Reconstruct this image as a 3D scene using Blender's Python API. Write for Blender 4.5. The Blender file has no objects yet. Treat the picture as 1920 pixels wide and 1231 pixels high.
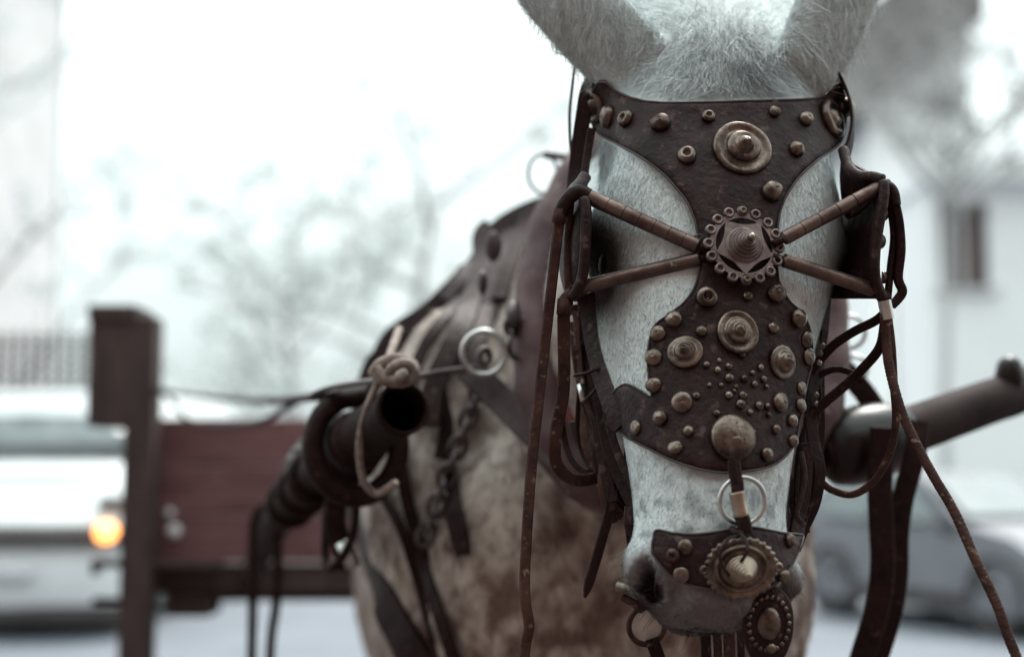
import bpy, bmesh, math, random
import numpy as np
from mathutils import Vector, Matrix
from mathutils.bvhtree import BVHTree
from mathutils.geometry import delaunay_2d_cdt

random.seed(7); rng = np.random.default_rng(11)
R = math.radians
scene = bpy.context.scene
col = scene.collection

# ---------------------------------------------------------------- camera, sky, sun, exposure
CAM_H = 1.36
PITCH = math.atan((890 - 615.5) / 2667)          # horizon sits at y = 890 of the 1231 px high photograph
FPX = 2667.0                                      # 50 mm lens on 36 mm film, in photograph pixels
cam_d = bpy.data.cameras.new('camera')
cam_d.lens = 50; cam_d.sensor_width = 36; cam_d.clip_start = 0.05; cam_d.clip_end = 3000
cam_d.dof.use_dof = True; cam_d.dof.focus_distance = 1.315; cam_d.dof.aperture_fstop = 2.3
cam = bpy.data.objects.new('camera', cam_d); col.objects.link(cam)
cam.location = (0, 0, CAM_H); cam.rotation_euler = (R(90) + PITCH, 0, 0)
scene.camera = cam

world = bpy.data.worlds.new('World'); scene.world = world; world.use_nodes = True
wn, wl = world.node_tree.nodes, world.node_tree.links
wn.clear()
SUN_EL, SUN_AZ = 58, 25                           # high veiled sun, ahead and a little right of the camera
sky = wn.new('ShaderNodeTexSky'); sky.sky_type = 'NISHITA'; sky.sun_disc = False
sky.sun_elevation = R(SUN_EL); sky.sun_rotation = R(SUN_AZ); sky.dust_density = 6.0; sky.air_density = 1.0; sky.altitude = 200
hs = wn.new('ShaderNodeHueSaturation'); hs.inputs['Saturation'].default_value = 0.16
cl_tc = wn.new('ShaderNodeTexCoord')
cl_n = wn.new('ShaderNodeTexNoise'); cl_n.inputs['Scale'].default_value = 2.2; cl_n.inputs['Detail'].default_value = 4
cl_r = wn.new('ShaderNodeMapRange'); cl_r.inputs['From Min'].default_value = .3; cl_r.inputs['From Max'].default_value = .7
cl_r.inputs['To Min'].default_value = .80; cl_r.inputs['To Max'].default_value = 1.10
ov = wn.new('ShaderNodeMix'); ov.data_type = 'RGBA'; ov.inputs[0].default_value = .75      # veil of even cloud over the clear sky
ov.inputs[7].default_value = (6.9, 8.0, 7.95, 1)
mul = wn.new('ShaderNodeMix'); mul.data_type = 'RGBA'; mul.blend_type = 'MULTIPLY'; mul.inputs[0].default_value = 1
bg = wn.new('ShaderNodeBackground'); bg.inputs['Strength'].default_value = 0.15
wo = wn.new('ShaderNodeOutputWorld')
wl.new(sky.outputs[0], hs.inputs['Color']); wl.new(hs.outputs[0], ov.inputs[6])
wl.new(cl_tc.outputs['Generated'], cl_n.inputs['Vector']); wl.new(cl_n.outputs[0], cl_r.inputs['Value'])
wl.new(ov.outputs[2], mul.inputs[6]); wl.new(cl_r.outputs[0], mul.inputs[7])
# an overcast sky is three times as bright overhead as at the horizon: L = Lz (1 + 2 sin h) / 3
sep = wn.new('ShaderNodeSeparateXYZ'); wl.new(cl_tc.outputs['Generated'], sep.inputs[0])
ch = wn.new('ShaderNodeMapRange'); ch.inputs['From Min'].default_value = 0; ch.inputs['From Max'].default_value = 1; ch.inputs['To Min'].default_value = 1 / 3; ch.inputs['To Max'].default_value = 1
wl.new(sep.outputs['Z'], ch.inputs['Value'])
cie = wn.new('ShaderNodeMix'); cie.data_type = 'RGBA'; cie.blend_type = 'MULTIPLY'; cie.inputs[0].default_value = 1
wl.new(mul.outputs[2], cie.inputs[6]); wl.new(ch.outputs[0], cie.inputs[7])
wl.new(cie.outputs[2], bg.inputs['Color']); wl.new(bg.outputs[0], wo.inputs['Surface'])

sun_d = bpy.data.lights.new('sun', 'SUN'); sun_d.energy = 1.3; sun_d.angle = R(22); sun_d.color = (1, .96, .9)
sun = bpy.data.objects.new('sun', sun_d); col.objects.link(sun)
sd = Vector((math.sin(R(SUN_AZ)) * math.cos(R(SUN_EL)), math.cos(R(SUN_AZ)) * math.cos(R(SUN_EL)), math.sin(R(SUN_EL))))
sun.rotation_euler = sd.to_track_quat('Z', 'Y').to_euler()
vs = scene.view_settings
vs.view_transform = 'Standard'; vs.look = 'None'; vs.gamma = 1; vs.exposure = 1.5; vs.use_curve_mapping = False
scene.cycles.use_denoising = True
scene.cycles.max_bounces = 6

# ---------------------------------------------------------------- pixel to place
SN = 0.93                                         # near things: the head is 0.60 m long and its brow stands 1.30 m from the lens
CX, CY = Vector((1, 0, 0)), Vector((0, -math.sin(PITCH), math.cos(PITCH)))
CD = Vector((0, math.cos(PITCH), math.sin(PITCH)))
CAM = Vector((0, 0, CAM_H))
def camv(x, y, d): return CX * x + CY * y + CD * d
def ray(px, py): return camv((px - 960) / FPX, (615.5 - py) / FPX, 1)
def Q(px, py, d): return CAM + ray(px, py) * d                 # far things, true metres
def P(px, py, d): return CAM + ray(px, py) * (d * SN)          # near things
def pxm(d): return d * SN / FPX                                # metres per photo pixel at depth d
def G(px, y): # point on the ground plane seen at (px, y)
    r = ray(px, y); return CAM + r * (-CAM_H / r.z)

# ---------------------------------------------------------------- objects
def tag(o, label=None, cat=None, group=None, kind=None):
    if label: o['label'] = label
    if cat: o['category'] = cat
    if group: o['group'] = group
    if kind: o['kind'] = kind
    return o
def empty(name, loc=(0, 0, 0), label=None, cat=None, group=None):
    o = bpy.data.objects.new(name, None); col.objects.link(o); o.location = loc; o.empty_display_size = .1
    return tag(o, label, cat, group)
def link(name, me, m, parent=None):
    o = bpy.data.objects.new(name, me); col.objects.link(o)
    if m is not None: me.materials.append(m)
    if parent is not None:
        o.parent = parent
        par = parent; off = Vector((0, 0, 0))
        while par is not None:
            off += par.location; par = par.parent
        me.transform(Matrix.Translation(-off))
    return o

class MB:
    """collects vertices and faces of one mesh"""
    def __init__(s): s.v = []; s.f = []
    def add(s, v, f):
        b = len(s.v); s.v += [Vector(p) for p in v]; s.f += [[i + b for i in q] for q in f]; return s
    def loft(s, rings, closed=True, cap=True):
        n = len(rings[0]); b = len(s.v)
        for r in rings: s.v += [Vector(p) for p in r]
        for i in range(len(rings) - 1):
            for j in range(n if closed else n - 1):
                k = (j + 1) % n
                s.f.append([b + i * n + j, b + i * n + k, b + (i + 1) * n + k, b + (i + 1) * n + j])
        if cap and closed:
            for i, fl in ((0, True), (len(rings) - 1, False)):
                c = sum((Vector(p) for p in rings[i]), Vector()) / n
                s.v.append(c); ci = len(s.v) - 1
                for j in range(n):
                    k = (j + 1) % n
                    t = [b + i * n + j, b + i * n + k, ci]
                    s.f.append(t[::-1] if fl else t)
        return s
    def box(s, c, h, rot=None):
        c = Vector(c); M = rot or Matrix.Identity(3)
        v = [c + M @ Vector((x * h[0], y * h[1], z * h[2])) for x in (-1, 1) for y in (-1, 1) for z in (-1, 1)]
        return s.add(v, [[0, 1, 3, 2], [4, 6, 7, 5], [0, 4, 5, 1], [2, 3, 7, 6], [0, 2, 6, 4], [1, 5, 7, 3]])
    def tube(s, pts, r, n=12, cap=True, oval=1.0, up=None):
        pts = [Vector(p) for p in pts]; rr = r if hasattr(r, '__len__') else [r] * len(pts)
        rings = []; nrm = None
        for i, p in enumerate(pts):
            t = (pts[min(i + 1, len(pts) - 1)] - pts[max(i - 1, 0)]).normalized()
            if nrm is None:
                a = up or (Vector((0, 0, 1)) if abs(t.z) < .9 else Vector((1, 0, 0)))
                nrm = (a - t * a.dot(t)).normalized()
            else: nrm = (nrm - t * nrm.dot(t)).normalized()
            b = t.cross(nrm)
            rings.append([p + (nrm * math.cos(q) + b * math.sin(q) * oval) * rr[i] for q in [2 * math.pi * k / n for k in range(n)]])
        return s.loft(rings, True, cap)
    def strap(s, pts, w, th, face, tip=False):
        """flat leather band: width w, thickness th; `face` the direction its broad side looks"""
        pts = [Vector(p) for p in pts]; rings = []
        ww = w if hasattr(w, '__len__') else [w] * len(pts)
        for i, p in enumerate(pts):
            t = (pts[min(i + 1, len(pts) - 1)] - pts[max(i - 1, 0)]).normalized()
            fc = face(i / (len(pts) - 1), p) if callable(face) else Vector(face)
            nn = (fc - t * fc.dot(t)).normalized(); b = t.cross(nn)
            h = ww[i] / 2; e = th / 2; c = min(e, h) * .45
            prof = [(-h, -e + c), (-h, e - c), (-h + c, e), (0, e * 1.15), (h - c, e), (h, e - c), (h, -e + c), (h - c, -e), (0, -e * 1.15), (-h + c, -e)]
            k = 1 if not tip or i < len(pts) - 4 else (.9, .75, .5, .2)[i - len(pts) + 4]
            rings.append([p + b * x * k + nn * y for x, y in prof])
        return s.loft(rings)
    def lathe(s, c, ax, prof, n=20, ref=None, squash=(1, 1), dent=0):
        """prof = [(radius, height)...] turned round the axis ax at c"""
        c = Vector(c); ax = Vector(ax).normalized()
        a = ref or (Vector((1, 0, 0)) if abs(ax.x) < .8 else Vector((0, 0, 1)))
        u = (a - ax * a.dot(ax)).normalized(); v = ax.cross(u)
        rings = [[c + (u * math.cos(q) * squash[0] + v * math.sin(q) * squash[1]) * max(r, 1e-5) + ax * h for q in [2 * math.pi * k / n for k in range(n)]] for r, h in prof]
        if dent:
            R0 = max(r for r, h in prof); ph = rng.random(6) * 6.28
            for i, rg_ in enumerate(rings):
                for k in range(n):
                    q = 2 * math.pi * k / n; r = prof[i][0]
                    rg_[k] = rg_[k] + (rg_[k] - c) * (dent * (.6 * math.sin(2 * q + ph[0]) + .5 * math.sin(3 * q + ph[1]) + .3 * math.sin(5 * q + ph[2]))) + ax * (R0 * dent * .8 * math.sin(q + ph[3]) * r / R0 + R0 * dent * .7 * math.sin(2 * q + ph[4] + 3 * r / R0))
        return s.loft(rings)
    def torus(s, c, ax, R1, r, n=40, m=10, ref=None, squash=(1, 1)):
        c = Vector(c); ax = Vector(ax).normalized()
        a = ref or (Vector((1, 0, 0)) if abs(ax.x) < .8 else Vector((0, 0, 1)))
        u = (a - ax * a.dot(ax)).normalized(); v = ax.cross(u); b = len(s.v)
        for i in range(n):
            q = 2 * math.pi * i / n; d = u * math.cos(q) * squash[0] + v * math.sin(q) * squash[1]
            dn = d.normalized()
            for j in range(m):
                p = 2 * math.pi * j / m
                s.v.append(c + d * R1 + dn * r * math.cos(p) + ax * r * math.sin(p))
        for i in range(n):
            for j in range(m):
                i2, j2 = (i + 1) % n, (j + 1) % m
                s.f.append([b + i * m + j, b + i2 * m + j, b + i2 * m + j2, b + i * m + j2])
        return s
    def mesh(s, name, smooth=True, fix=True):
        me = bpy.data.meshes.new(name); me.from_pydata(s.v, [], s.f)
        if fix:
            bm = bmesh.new(); bm.from_mesh(me); bmesh.ops.recalc_face_normals(bm, faces=bm.faces); bm.to_mesh(me); bm.free()
        me.polygons.foreach_set('use_smooth', [smooth] * len(me.polygons)); me.update()
        return me
    def build(s, name, m, parent=None, smooth=True, sharp=None):
        me = s.mesh(name, smooth)
        if sharp: me.set_sharp_from_angle(angle=R(sharp))
        return link(name, me, m, parent)

def spline(pts, n=8):
    """Catmull-Rom through points (Vectors or tuples)"""
    A = np.array([tuple(p) for p in pts], float); out = []
    E = np.vstack([2 * A[0] - A[1], A, 2 * A[-1] - A[-2]])
    for i in range(len(A) - 1):
        p0, p1, p2, p3 = E[i:i + 4]
        for t in np.linspace(0, 1, n, endpoint=False):
            out.append(.5 * (2 * p1 + (p2 - p0) * t + (2 * p0 - 5 * p1 + 4 * p2 - p3) * t ** 2 + (3 * p1 - p0 - 3 * p2 + p3) * t ** 3))
    out.append(A[-1]); return [tuple(p) for p in out]
def pspline(pts, n=8): # (px, py, d) control points -> world
    return [P(*q) for q in spline(pts, n)]
def curve1(xs, ys): # smooth 1-D interpolation
    xs, ys = np.array(xs, float), np.array(ys, float)
    if xs[0] > xs[-1]: xs, ys = xs[::-1], ys[::-1]
    m = np.gradient(ys, xs)
    def f(x):
        i = int(np.clip(np.searchsorted(xs, x) - 1, 0, len(xs) - 2)); h = xs[i + 1] - xs[i]; t = min(max((x - xs[i]) / h, 0), 1)
        return ((2 * t ** 3 - 3 * t ** 2 + 1) * ys[i] + (t ** 3 - 2 * t ** 2 + t) * h * m[i] + (-2 * t ** 3 + 3 * t ** 2) * ys[i + 1] + (t ** 3 - t ** 2) * h * m[i + 1])
    return f

# value noise for coat pigment
_lat = rng.random((32, 32, 32))
def vnoise(p, s):
    p = np.asarray(p) * s; i = np.floor(p).astype(int); f = p - i; f = f * f * (3 - 2 * f); i &= 31; j = (i + 1) & 31
    def g(a, b, c): return _lat[a, b, c]
    x0, y0, z0 = i.T; x1, y1, z1 = j.T; fx, fy, fz = f.T
    return (((g(x0, y0, z0) * (1 - fx) + g(x1, y0, z0) * fx) * (1 - fy) + (g(x0, y1, z0) * (1 - fx) + g(x1, y1, z0) * fx) * fy) * (1 - fz)
            + ((g(x0, y0, z1) * (1 - fx) + g(x1, y0, z1) * fx) * (1 - fy) + (g(x0, y1, z1) * (1 - fx) + g(x1, y1, z1) * fx) * fy) * fz)
def fbm(p, s, o=4):
    r = 0; a = .5; t = 0
    for k in range(o): r = r + a * vnoise(np.asarray(p) + k * 3.7, s * 2 ** k); t += a; a *= .5
    return r / t

# ---------------------------------------------------------------- materials
def new_mat(name):
    m = bpy.data.materials.new(name); m.use_nodes = True
    return m, m.node_tree.nodes, m.node_tree.links, m.node_tree.nodes['Principled BSDF']
def mat(name, c1, c2=None, rough=.6, scale=20, metal=0, bump=.2, bscale=None, detail=6, lo=.35, hi=.65, stretch=(1, 1, 1), rough2=None, spec=.5, bdist=.002, c3=None, c3lo=.6):
    """noise-mottled procedural material in object space"""
    m, n, l, b = new_mat(name)
    tc = n.new('ShaderNodeTexCoord'); mp = n.new('ShaderNodeMapping'); mp.inputs['Scale'].default_value = stretch
    l.new(tc.outputs['Object'], mp.inputs['Vector'])
    nz = n.new('ShaderNodeTexNoise'); nz.inputs['Scale'].default_value = scale; nz.inputs['Detail'].default_value = detail; nz.inputs['Roughness'].default_value = .62
    l.new(mp.outputs[0], nz.inputs['Vector'])
    cr = n.new('ShaderNodeValToRGB'); cr.color_ramp.elements[0].position = lo; cr.color_ramp.elements[1].position = hi
    cr.color_ramp.elements[0].color = (*c1, 1); cr.color_ramp.elements[1].color = (*(c2 or c1), 1)
    l.new(nz.outputs[0], cr.inputs[0]); src = cr.outputs[0]
    if c3:
        n3 = n.new('ShaderNodeTexNoise'); n3.inputs['Scale'].default_value = scale * 2.7; n3.inputs['Detail'].default_value = 8
        l.new(mp.outputs[0], n3.inputs['Vector'])
        r3 = n.new('ShaderNodeMapRange'); r3.inputs['From Min'].default_value = c3lo; r3.inputs['From Max'].default_value = c3lo + .1
        l.new(n3.outputs[0], r3.inputs['Value'])
        mx = n.new('ShaderNodeMix'); mx.data_type = 'RGBA'; l.new(r3.outputs[0], mx.inputs[0]); l.new(src, mx.inputs[6]); mx.inputs[7].default_value = (*c3, 1); src = mx.outputs[2]
    l.new(src, b.inputs['Base Color'])
    b.inputs['Metallic'].default_value = metal; b.inputs['Specular IOR Level'].default_value = spec
    rr = n.new('ShaderNodeMapRange'); rr.inputs['To Min'].default_value = rough; rr.inputs['To Max'].default_value = rough if rough2 is None else rough2
    l.new(nz.outputs[0], rr.inputs['Value']); l.new(rr.outputs[0], b.inputs['Roughness'])
    if bump:
        bz = n.new('ShaderNodeTexNoise'); bz.inputs['Scale'].default_value = bscale or scale * 6; bz.inputs['Detail'].default_value = 6
        l.new(mp.outputs[0], bz.inputs['Vector'])
        bp = n.new('ShaderNodeBump'); bp.inputs['Strength'].default_value = bump; bp.inputs['Distance'].default_value = bdist
        l.new(bz.outputs[0], bp.inputs['Height']); l.new(bp.outputs[0], b.inputs['Normal'])
    return m
M = {}
M['leather'] = mat('leather', (.0105, .0028, .0027), (.027, .0098, .0092), rough=.74, rough2=.42, scale=30, bump=.8, bscale=150, detail=9, c3=(.075, .044, .040), c3lo=.60, spec=.22)
M['leather_worn'] = mat('leather_worn', (.024, .0085, .0065), (.068, .030, .022), spec=.25, rough=.75, scale=45, bump=.6, bscale=220, c3=(.20, .135, .10), c3lo=.61)
M['leather_dark'] = mat('leather_dark', (.008, .0020, .0019), (.021, .0068, .0062), rough=.75, rough2=.45, scale=40, bump=.5, bscale=220, c3=(.055, .028, .025), c3lo=.62, spec=.15)
M['leather_grey'] = mat('leather_grey', (.040, .027, .029), (.085, .064, .067), spec=.3, rough=.65, scale=25, bump=.3, bscale=160)
M['brass'] = mat('brass', (.05, .034, .029), (.21, .165, .135), rough=.44, rough2=.24, scale=60, metal=.92, bump=.35, bscale=300, bdist=.001, c3=(.06, .035, .028), c3lo=.6)
M['brass_bright'] = mat('brass_bright', (.27, .215, .165), (.46, .39, .32), rough=.36, rough2=.25, scale=50, metal=.95, bump=.2, bscale=300, bdist=.0006)
M['rod'] = mat('rod', (.07, .042, .036), (.15, .104, .088), rough=.5, rough2=.34, scale=45, metal=.8, bump=.3, bscale=240, bdist=.001, c3=(.25, .33, .30), c3lo=.70)
M['pewter'] = mat('pewter', (.11, .08, .076), (.23, .182, .17), rough=.48, rough2=.36, scale=60, metal=.85, bump=.3, bscale=260, bdist=.0008)
M['steel'] = mat('steel', (.42, .42, .41), (.62, .62, .60), rough=.35, rough2=.25, scale=60, metal=1, bump=.15, bscale=200, bdist=.0005)
M['steel_dark'] = mat('steel_dark', (.055, .045, .045), (.13, .11, .11), rough=.5, rough2=.35, scale=30, metal=.8, bump=.3, bscale=120)
# ---------------------------------------------------------------- the horse
TH, PSI, ROLL = R(20), R(9), R(-3.2)
_u = Vector((0, math.cos(TH), math.sin(TH))); _k = Vector((0, -math.sin(TH), math.cos(TH))); _e = Vector((1, 0, 0))
_k2 = _k * math.cos(PSI) - _e * math.sin(PSI); _e2 = _e * math.cos(PSI) + _k * math.sin(PSI)
_e3 = _e2 * math.cos(ROLL) + _u * math.sin(ROLL); _u3 = _u * math.cos(ROLL) - _e2 * math.sin(ROLL)
HO = Vector(((1388 - 960) / FPX, (615.5 - 460) / FPX, 1)) * 1.412
def HL(x, y, z):                                  # head space: x to the image right, y into the head, z up the face; brow centre = 0
    v = (HO + _e3 * x + _k2 * y + _u3 * z) * SN
    return CAM + camv(*v)
H_AX = [camv(*a) for a in (_e3, _k2, _u3)]
def to_head(p): # world array -> head space
    q = (np.asarray(p) - np.array(CAM)) / SN
    c = np.stack([q @ np.array(CX), q @ np.array(CY), q @ np.array(CD)], 1) - np.array(HO)
    return np.stack([c @ np.array(_e3), c @ np.array(_k2), c @ np.array(_u3)], 1)

Zs = [.50, .46, .40, .34, .28, .20, .13, .07, .01, -.05, -.10, -.15, -.20, -.25, -.29, -.32, -.34, -.355, -.368]
fw = curve1(Zs, [.030,   .095, .126, .130, .128, .123, .124, .130, .128, .110, .099, .090, .081, .074, .071, .071, .066, .052, .028])
fy = curve1(Zs, [.190, .145, .105, .075, .048, .020, .008, .0, .0, .002, .003, .003, .003, .004, .006, .010, .018, .032, .055])
fb = curve1(Zs, [.03, .06, .08, .085, .088, .090, .092, .092, .090, .085, .080, .074, .068, .062, .058, .056, .05, .042, .02])
fk = curve1(Zs, [.03, .07, .10, .12, .13, .14, .15, .17, .18, .18, .165, .14, .115, .095, .08, .07, .06, .045, .02])
fn = curve1(Zs, [2, 2, 2.1, 2.2, 2.3, 2.5, 2.7, 2.7, 2.6, 2.4, 2.2, 2.1, 2.1, 2.1, 2.2, 2.3, 2.2, 2, 2])
bend = curve1([.5, 0, -.06, -.12, -.2, -.3, -.38], [0, 0, -.003, -.006, -.009, -.011, -.012])   # the muzzle is carried a little to one side
rings = []
for z in np.linspace(.50, -.368, 100):
    w, y0, bf_, bk_, n_ = fw(z), fy(z), fb(z), fk(z), fn(z)
    ring = []
    for j in range(64):
        q = 2 * math.pi * j / 64; c, s_ = math.cos(q), math.sin(q)
        x = math.copysign(abs(c) ** (2 / n_), c); yy = math.copysign(abs(s_) ** (2 / n_), s_)
        X = w * x
        if yy > 0: X *= 1 - .30 * yy * yy
        Y = y0 + bf_ + (yy * bf_ if yy < 0 else yy * bk_)
        sx = 1 if X > 0 else -1
        side = math.exp(-((Y - .085) / .035) ** 2)
        X += sx * .012 * side * math.exp(-((z - .035) / .03) ** 2)                       # brow bone over the eye
        X -= sx * .014 * math.exp(-((Y - .10) / .03) ** 2) * math.exp(-((z - .115) / .03) ** 2)   # hollow of the temple
        X += sx * .010 * math.exp(-((Y - .11) / .03) ** 2) * math.exp(-((z + .07) / .05) ** 2)    # facial crest
        X += sx * .011 * math.exp(-((Y - .05) / .035) ** 2) * math.exp(-((z + .315) / .03) ** 2)  # nostril flare
        X += bend(z)
        ring.append(HL(X, Y, z))
    rings.append(ring)
hm = MB().loft(rings)
def ellipsoid(mb, c, ax, n=20, m=14):
    rs = []
    for i in range(1, m):
        t = math.pi * i / m
        rs.append([Vector(c) + ax[0] * math.sin(t) * math.cos(2 * math.pi * j / n) + ax[1] * math.sin(t) * math.sin(2 * math.pi * j / n) + ax[2] * math.cos(t) for j in range(n)])
    mb.loft(rs)
hx, hy, hz = [a * SN for a in H_AX]
for sx in (-1, 1):
    ellipsoid(hm, HL(sx * .058, .185, -.03), [hx * .045, hy * .11, hz * .13])          # jowl
ellipsoid(hm, HL(-.012, .118, -.325), [hx * .046, hy * .042, hz * .042])                     # chin and lower lip
ellipsoid(hm, HL(-.012, .05, -.335), [hx * .052, hy * .040, hz * .036])                      # upper lip
# ears: cupped leaves turned back, rounded side to the camera
def ear(path, hw, cup, lean):
    rs = []; pts = [P(*p) for p in path]
    W = [h * pxm(1.56) for h in hw]
    for i, p in enumerate(pts):
        t = (pts[min(i + 1, len(pts) - 1)] - pts[max(i - 1, 0)]).normalized()
        f = CD + CX * lean; f = (f - t * f.dot(t)).normalized(); b = t.cross(f); h = W[i]; th = min(.011, h * .6)
        ring = []
        for k in range(13):
            a = R(-95 + 190 * k / 12); ring.append(p + b * h * math.sin(a) - f * h * cup * math.cos(a))
        for k in range(13):
            a = R(95 - 190 * k / 12); ring.append(p + b * (h - th) * math.sin(a) - f * (h * cup - th) * math.cos(a))
        rs.append(ring)
    hm.loft(rs)
ear(spline([(1215, 150, 1.54), (1130, 66, 1.55), (1040, -30, 1.56), (965, -130, 1.58), (905, -215, 1.60), (880, -250, 1.61)], 6), list(np.interp(np.linspace(0, 5, 31), range(6), [76, 80, 78, 62, 30, 6])), .42, .35)
ear(spline([(1498, 140, 1.54), (1545, 48, 1.55), (1588, -50, 1.56), (1626, -140, 1.58), (1660, -220, 1.60), (1670, -260, 1.61)], 6), list(np.interp(np.linspace(0, 5, 31), range(6), [70, 80, 78, 60, 28, 6])), .42, -.35)
# neck
nb = Vector((.135, 2.16, 1.40)); nh = HL(0, .15, .10)
rs = []
nax = curve1([0, .35, .7, 1], [0, .05, .05, 0])
for t in np.linspace(0, 1.12, 16):
    c = nh.lerp(nb, t) + Vector((0, 0, nax(min(t, 1))))
    tt = (nb - nh).normalized(); up = (Vector((0, 0, 1)) - tt * tt.z).normalized(); si = tt.cross(up)
    hh, hw_ = np.interp(t, [0, .3, .45, .7, 1, 1.2], [.155, .19, .235, .29, .36, .36]), np.interp(t, [0, .3, .45, .7, 1, 1.2], [.075, .095, .135, .17, .20, .21])
    rs.append([c + up * hh * math.cos(q) + si * hw_ * math.sin(q) * (1 - .25 * max(0, math.cos(q))) for q in [2 * math.pi * k / 32 for k in range(32)]])
hm.loft(rs)
# trunk
BX = .113
def bx_at(y): return BX - .10 * (y - 2.1)
fs = curve1([0, .02, .07, .16, .28, .5, .72, .88, .97, 1], [0, .18, .44, .73, .94, 1.0, .97, .76, .36, 0])
secs = [(1.84, 1.40, 1.10, .12), (1.88, 1.50, 1.02, .21), (1.95, 1.60, .95, .275), (2.08, 1.725, .90, .305), (2.28, 1.79, .86, .315), (2.5, 1.75, .83, .315), (2.75, 1.65, .80, .33), (3.0, 1.63, .80, .35), (3.35, 1.67, .88, .335), (3.6, 1.65, .98, .28), (3.72, 1.5, 1.12, .16)]
sy = [s[0] for s in secs]; Ft, Fb_, Fw = [curve1(sy, [s[k] for s in secs]) for k in (1, 2, 3)]
rs = []
for y in np.linspace(1.84, 3.72, 34):
    zt, zb, w = Ft(y), Fb_(y), Fw(y); ring = []
    us = [.5 - .5 * math.cos(math.pi * k / 18) for k in range(19)]
    for u in us: ring.append(Vector((bx_at(y) + w * fs(u), y, zt + (zb - zt) * u)))
    for u in us[-2:0:-1]: ring.append(Vector((bx_at(y) - w * fs(u), y, zt + (zb - zt) * u)))
    rs.append(ring)
hm.loft(rs)
for sx in (-1, 1):                                                                       # breast muscles, shoulders, legs
    ellipsoid(hm, (BX + sx * .105, 1.90, 1.22), [Vector((.12, 0, 0)), Vector((0, .10, 0)), Vector((0, 0, .20))])
    ellipsoid(hm, (BX + sx * .19, 2.10, 1.28), [Vector((.13, 0, 0)), Vector((0, .20, .05)), Vector((0, -.1, .32))])
    for (lx, ly, segs) in ((.16, 2.06, [(1.10, .13, 0), (.85, .095, .0), (.62, .07, .0), (.50, .062, 0), (.42, .05, 0), (.18, .044, 0), (.12, .055, -.02), (.06, .06, -.04), (.045, .075, -.05), (0, .085, -.07)]),
                          (.19, 3.42, [(1.15, .2, 0), (.92, .15, -.03), (.74, .09, .0), (.60, .065, .08), (.52, .065, .1), (.42, .05, .08), (.18, .044, .06), (.12, .055, .04), (.06, .06, .02), (.045, .075, .01), (0, .085, -.01)])):
        hm.loft([[Vector((bx_at(ly) + sx * lx + r * math.cos(q) * .8, ly + dy + r * math.sin(q), z)) for q in [2 * math.pi * k / 20 for k in range(20)]] for z, r, dy in segs])
raw = hm.mesh('raw'); ro = bpy.data.objects.new('raw', raw); col.objects.link(ro)
md = ro.modifiers.new('r', 'REMESH'); md.mode = 'VOXEL'; md.voxel_size = .0048
md = ro.modifiers.new('s', 'SMOOTH'); md.factor = .5; md.iterations = 7
body_me = bpy.data.meshes.new_from_object(ro.evaluated_get(bpy.context.evaluated_depsgraph_get()))
bpy.data.objects.remove(ro); bpy.data.meshes.remove(raw)
nv = len(body_me.vertices); co = np.empty(nv * 3); body_me.vertices.foreach_get('co', co); co = co.reshape(-1, 3)
hp = to_head(co)
inhead = (np.abs(hp[:, 0]) < .2) & (hp[:, 1] < .3) & (hp[:, 2] > -.5) & (hp[:, 2] < .2)
def sculpt(c, rad, push, hard=1):                          # push verts near head point c by vector push (head space)
    global co, hp
    d2 = (((hp - np.array(c)) / np.array(rad)) ** 2).sum(1); wgt = np.where(inhead, np.exp(-(d2 * 1.4) ** hard), 0)
    mv = hx * push[0] + hy * push[1] + hz * push[2]
    co += wgt[:, None] * np.array(mv)[None]; hp = to_head(co)
# nostrils: a raised comma-shaped rim and the hollow inside
_bv0 = BVHTree.FromPolygons([Vector(p) for p in co], [tuple(p.vertices) for p in body_me.polygons])
_h = _bv0.ray_cast(CAM, ray(1209, 1090).normalized(), 9)[0]
NOS = to_head(np.array([_h]))[0]
NOSC = [NOS, np.array([-.024 - NOS[0], NOS[1], NOS[2]])]
for sx, nc in zip((-1, 1), NOSC):
    sculpt((nc[0] + sx * .004, nc[1] + .012, nc[2] + .006), (.026, .026, .036), (sx * .007, -.010, 0))
    sculpt((nc[0] + sx * .002, nc[1] + .002, nc[2] + .006), (.0120, .022, .0190), (-sx * .022, .042, .006), 2.5)
    sculpt((nc[0] - sx * .008, nc[1] - .004, nc[2] - .012), (.0105, .020, .0150), (-sx * .010, .026, .004), 2)
    sculpt((nc[0] + sx * .010, nc[1] + .02, nc[2] + .008), (.012, .02, .03), (sx * .004, -.006, .002))
    sculpt((nc[0] - sx * .030, nc[1] - .015, nc[2] - .012), (.012, .02, .03), (0, .009, 0))   # groove beside the nostril
    sculpt((sx * .128, .085, .005), (.03, .026, .022), (-sx * .012, 0, 0))               # eye socket
sculpt((-.01, .075, -.362), (.06, .05, .006), (0, .022, 0))                                # mouth
body_me.vertices.foreach_set('co', co.ravel()); body_me.update()
body_me.polygons.foreach_set('use_smooth', [True] * len(body_me.polygons))
BV = BVHTree.FromPolygons([Vector(p) for p in co], [tuple(p.vertices) for p in body_me.polygons])
def hit(px, py, bv=None):
    r = ray(px, py); h = (bv or BV).ray_cast(CAM, r.normalized(), 20)
    return (h[0], h[1]) if h[0] is not None else (None, None)
def depth(p): return (p - CAM).dot(CD) / SN

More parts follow.
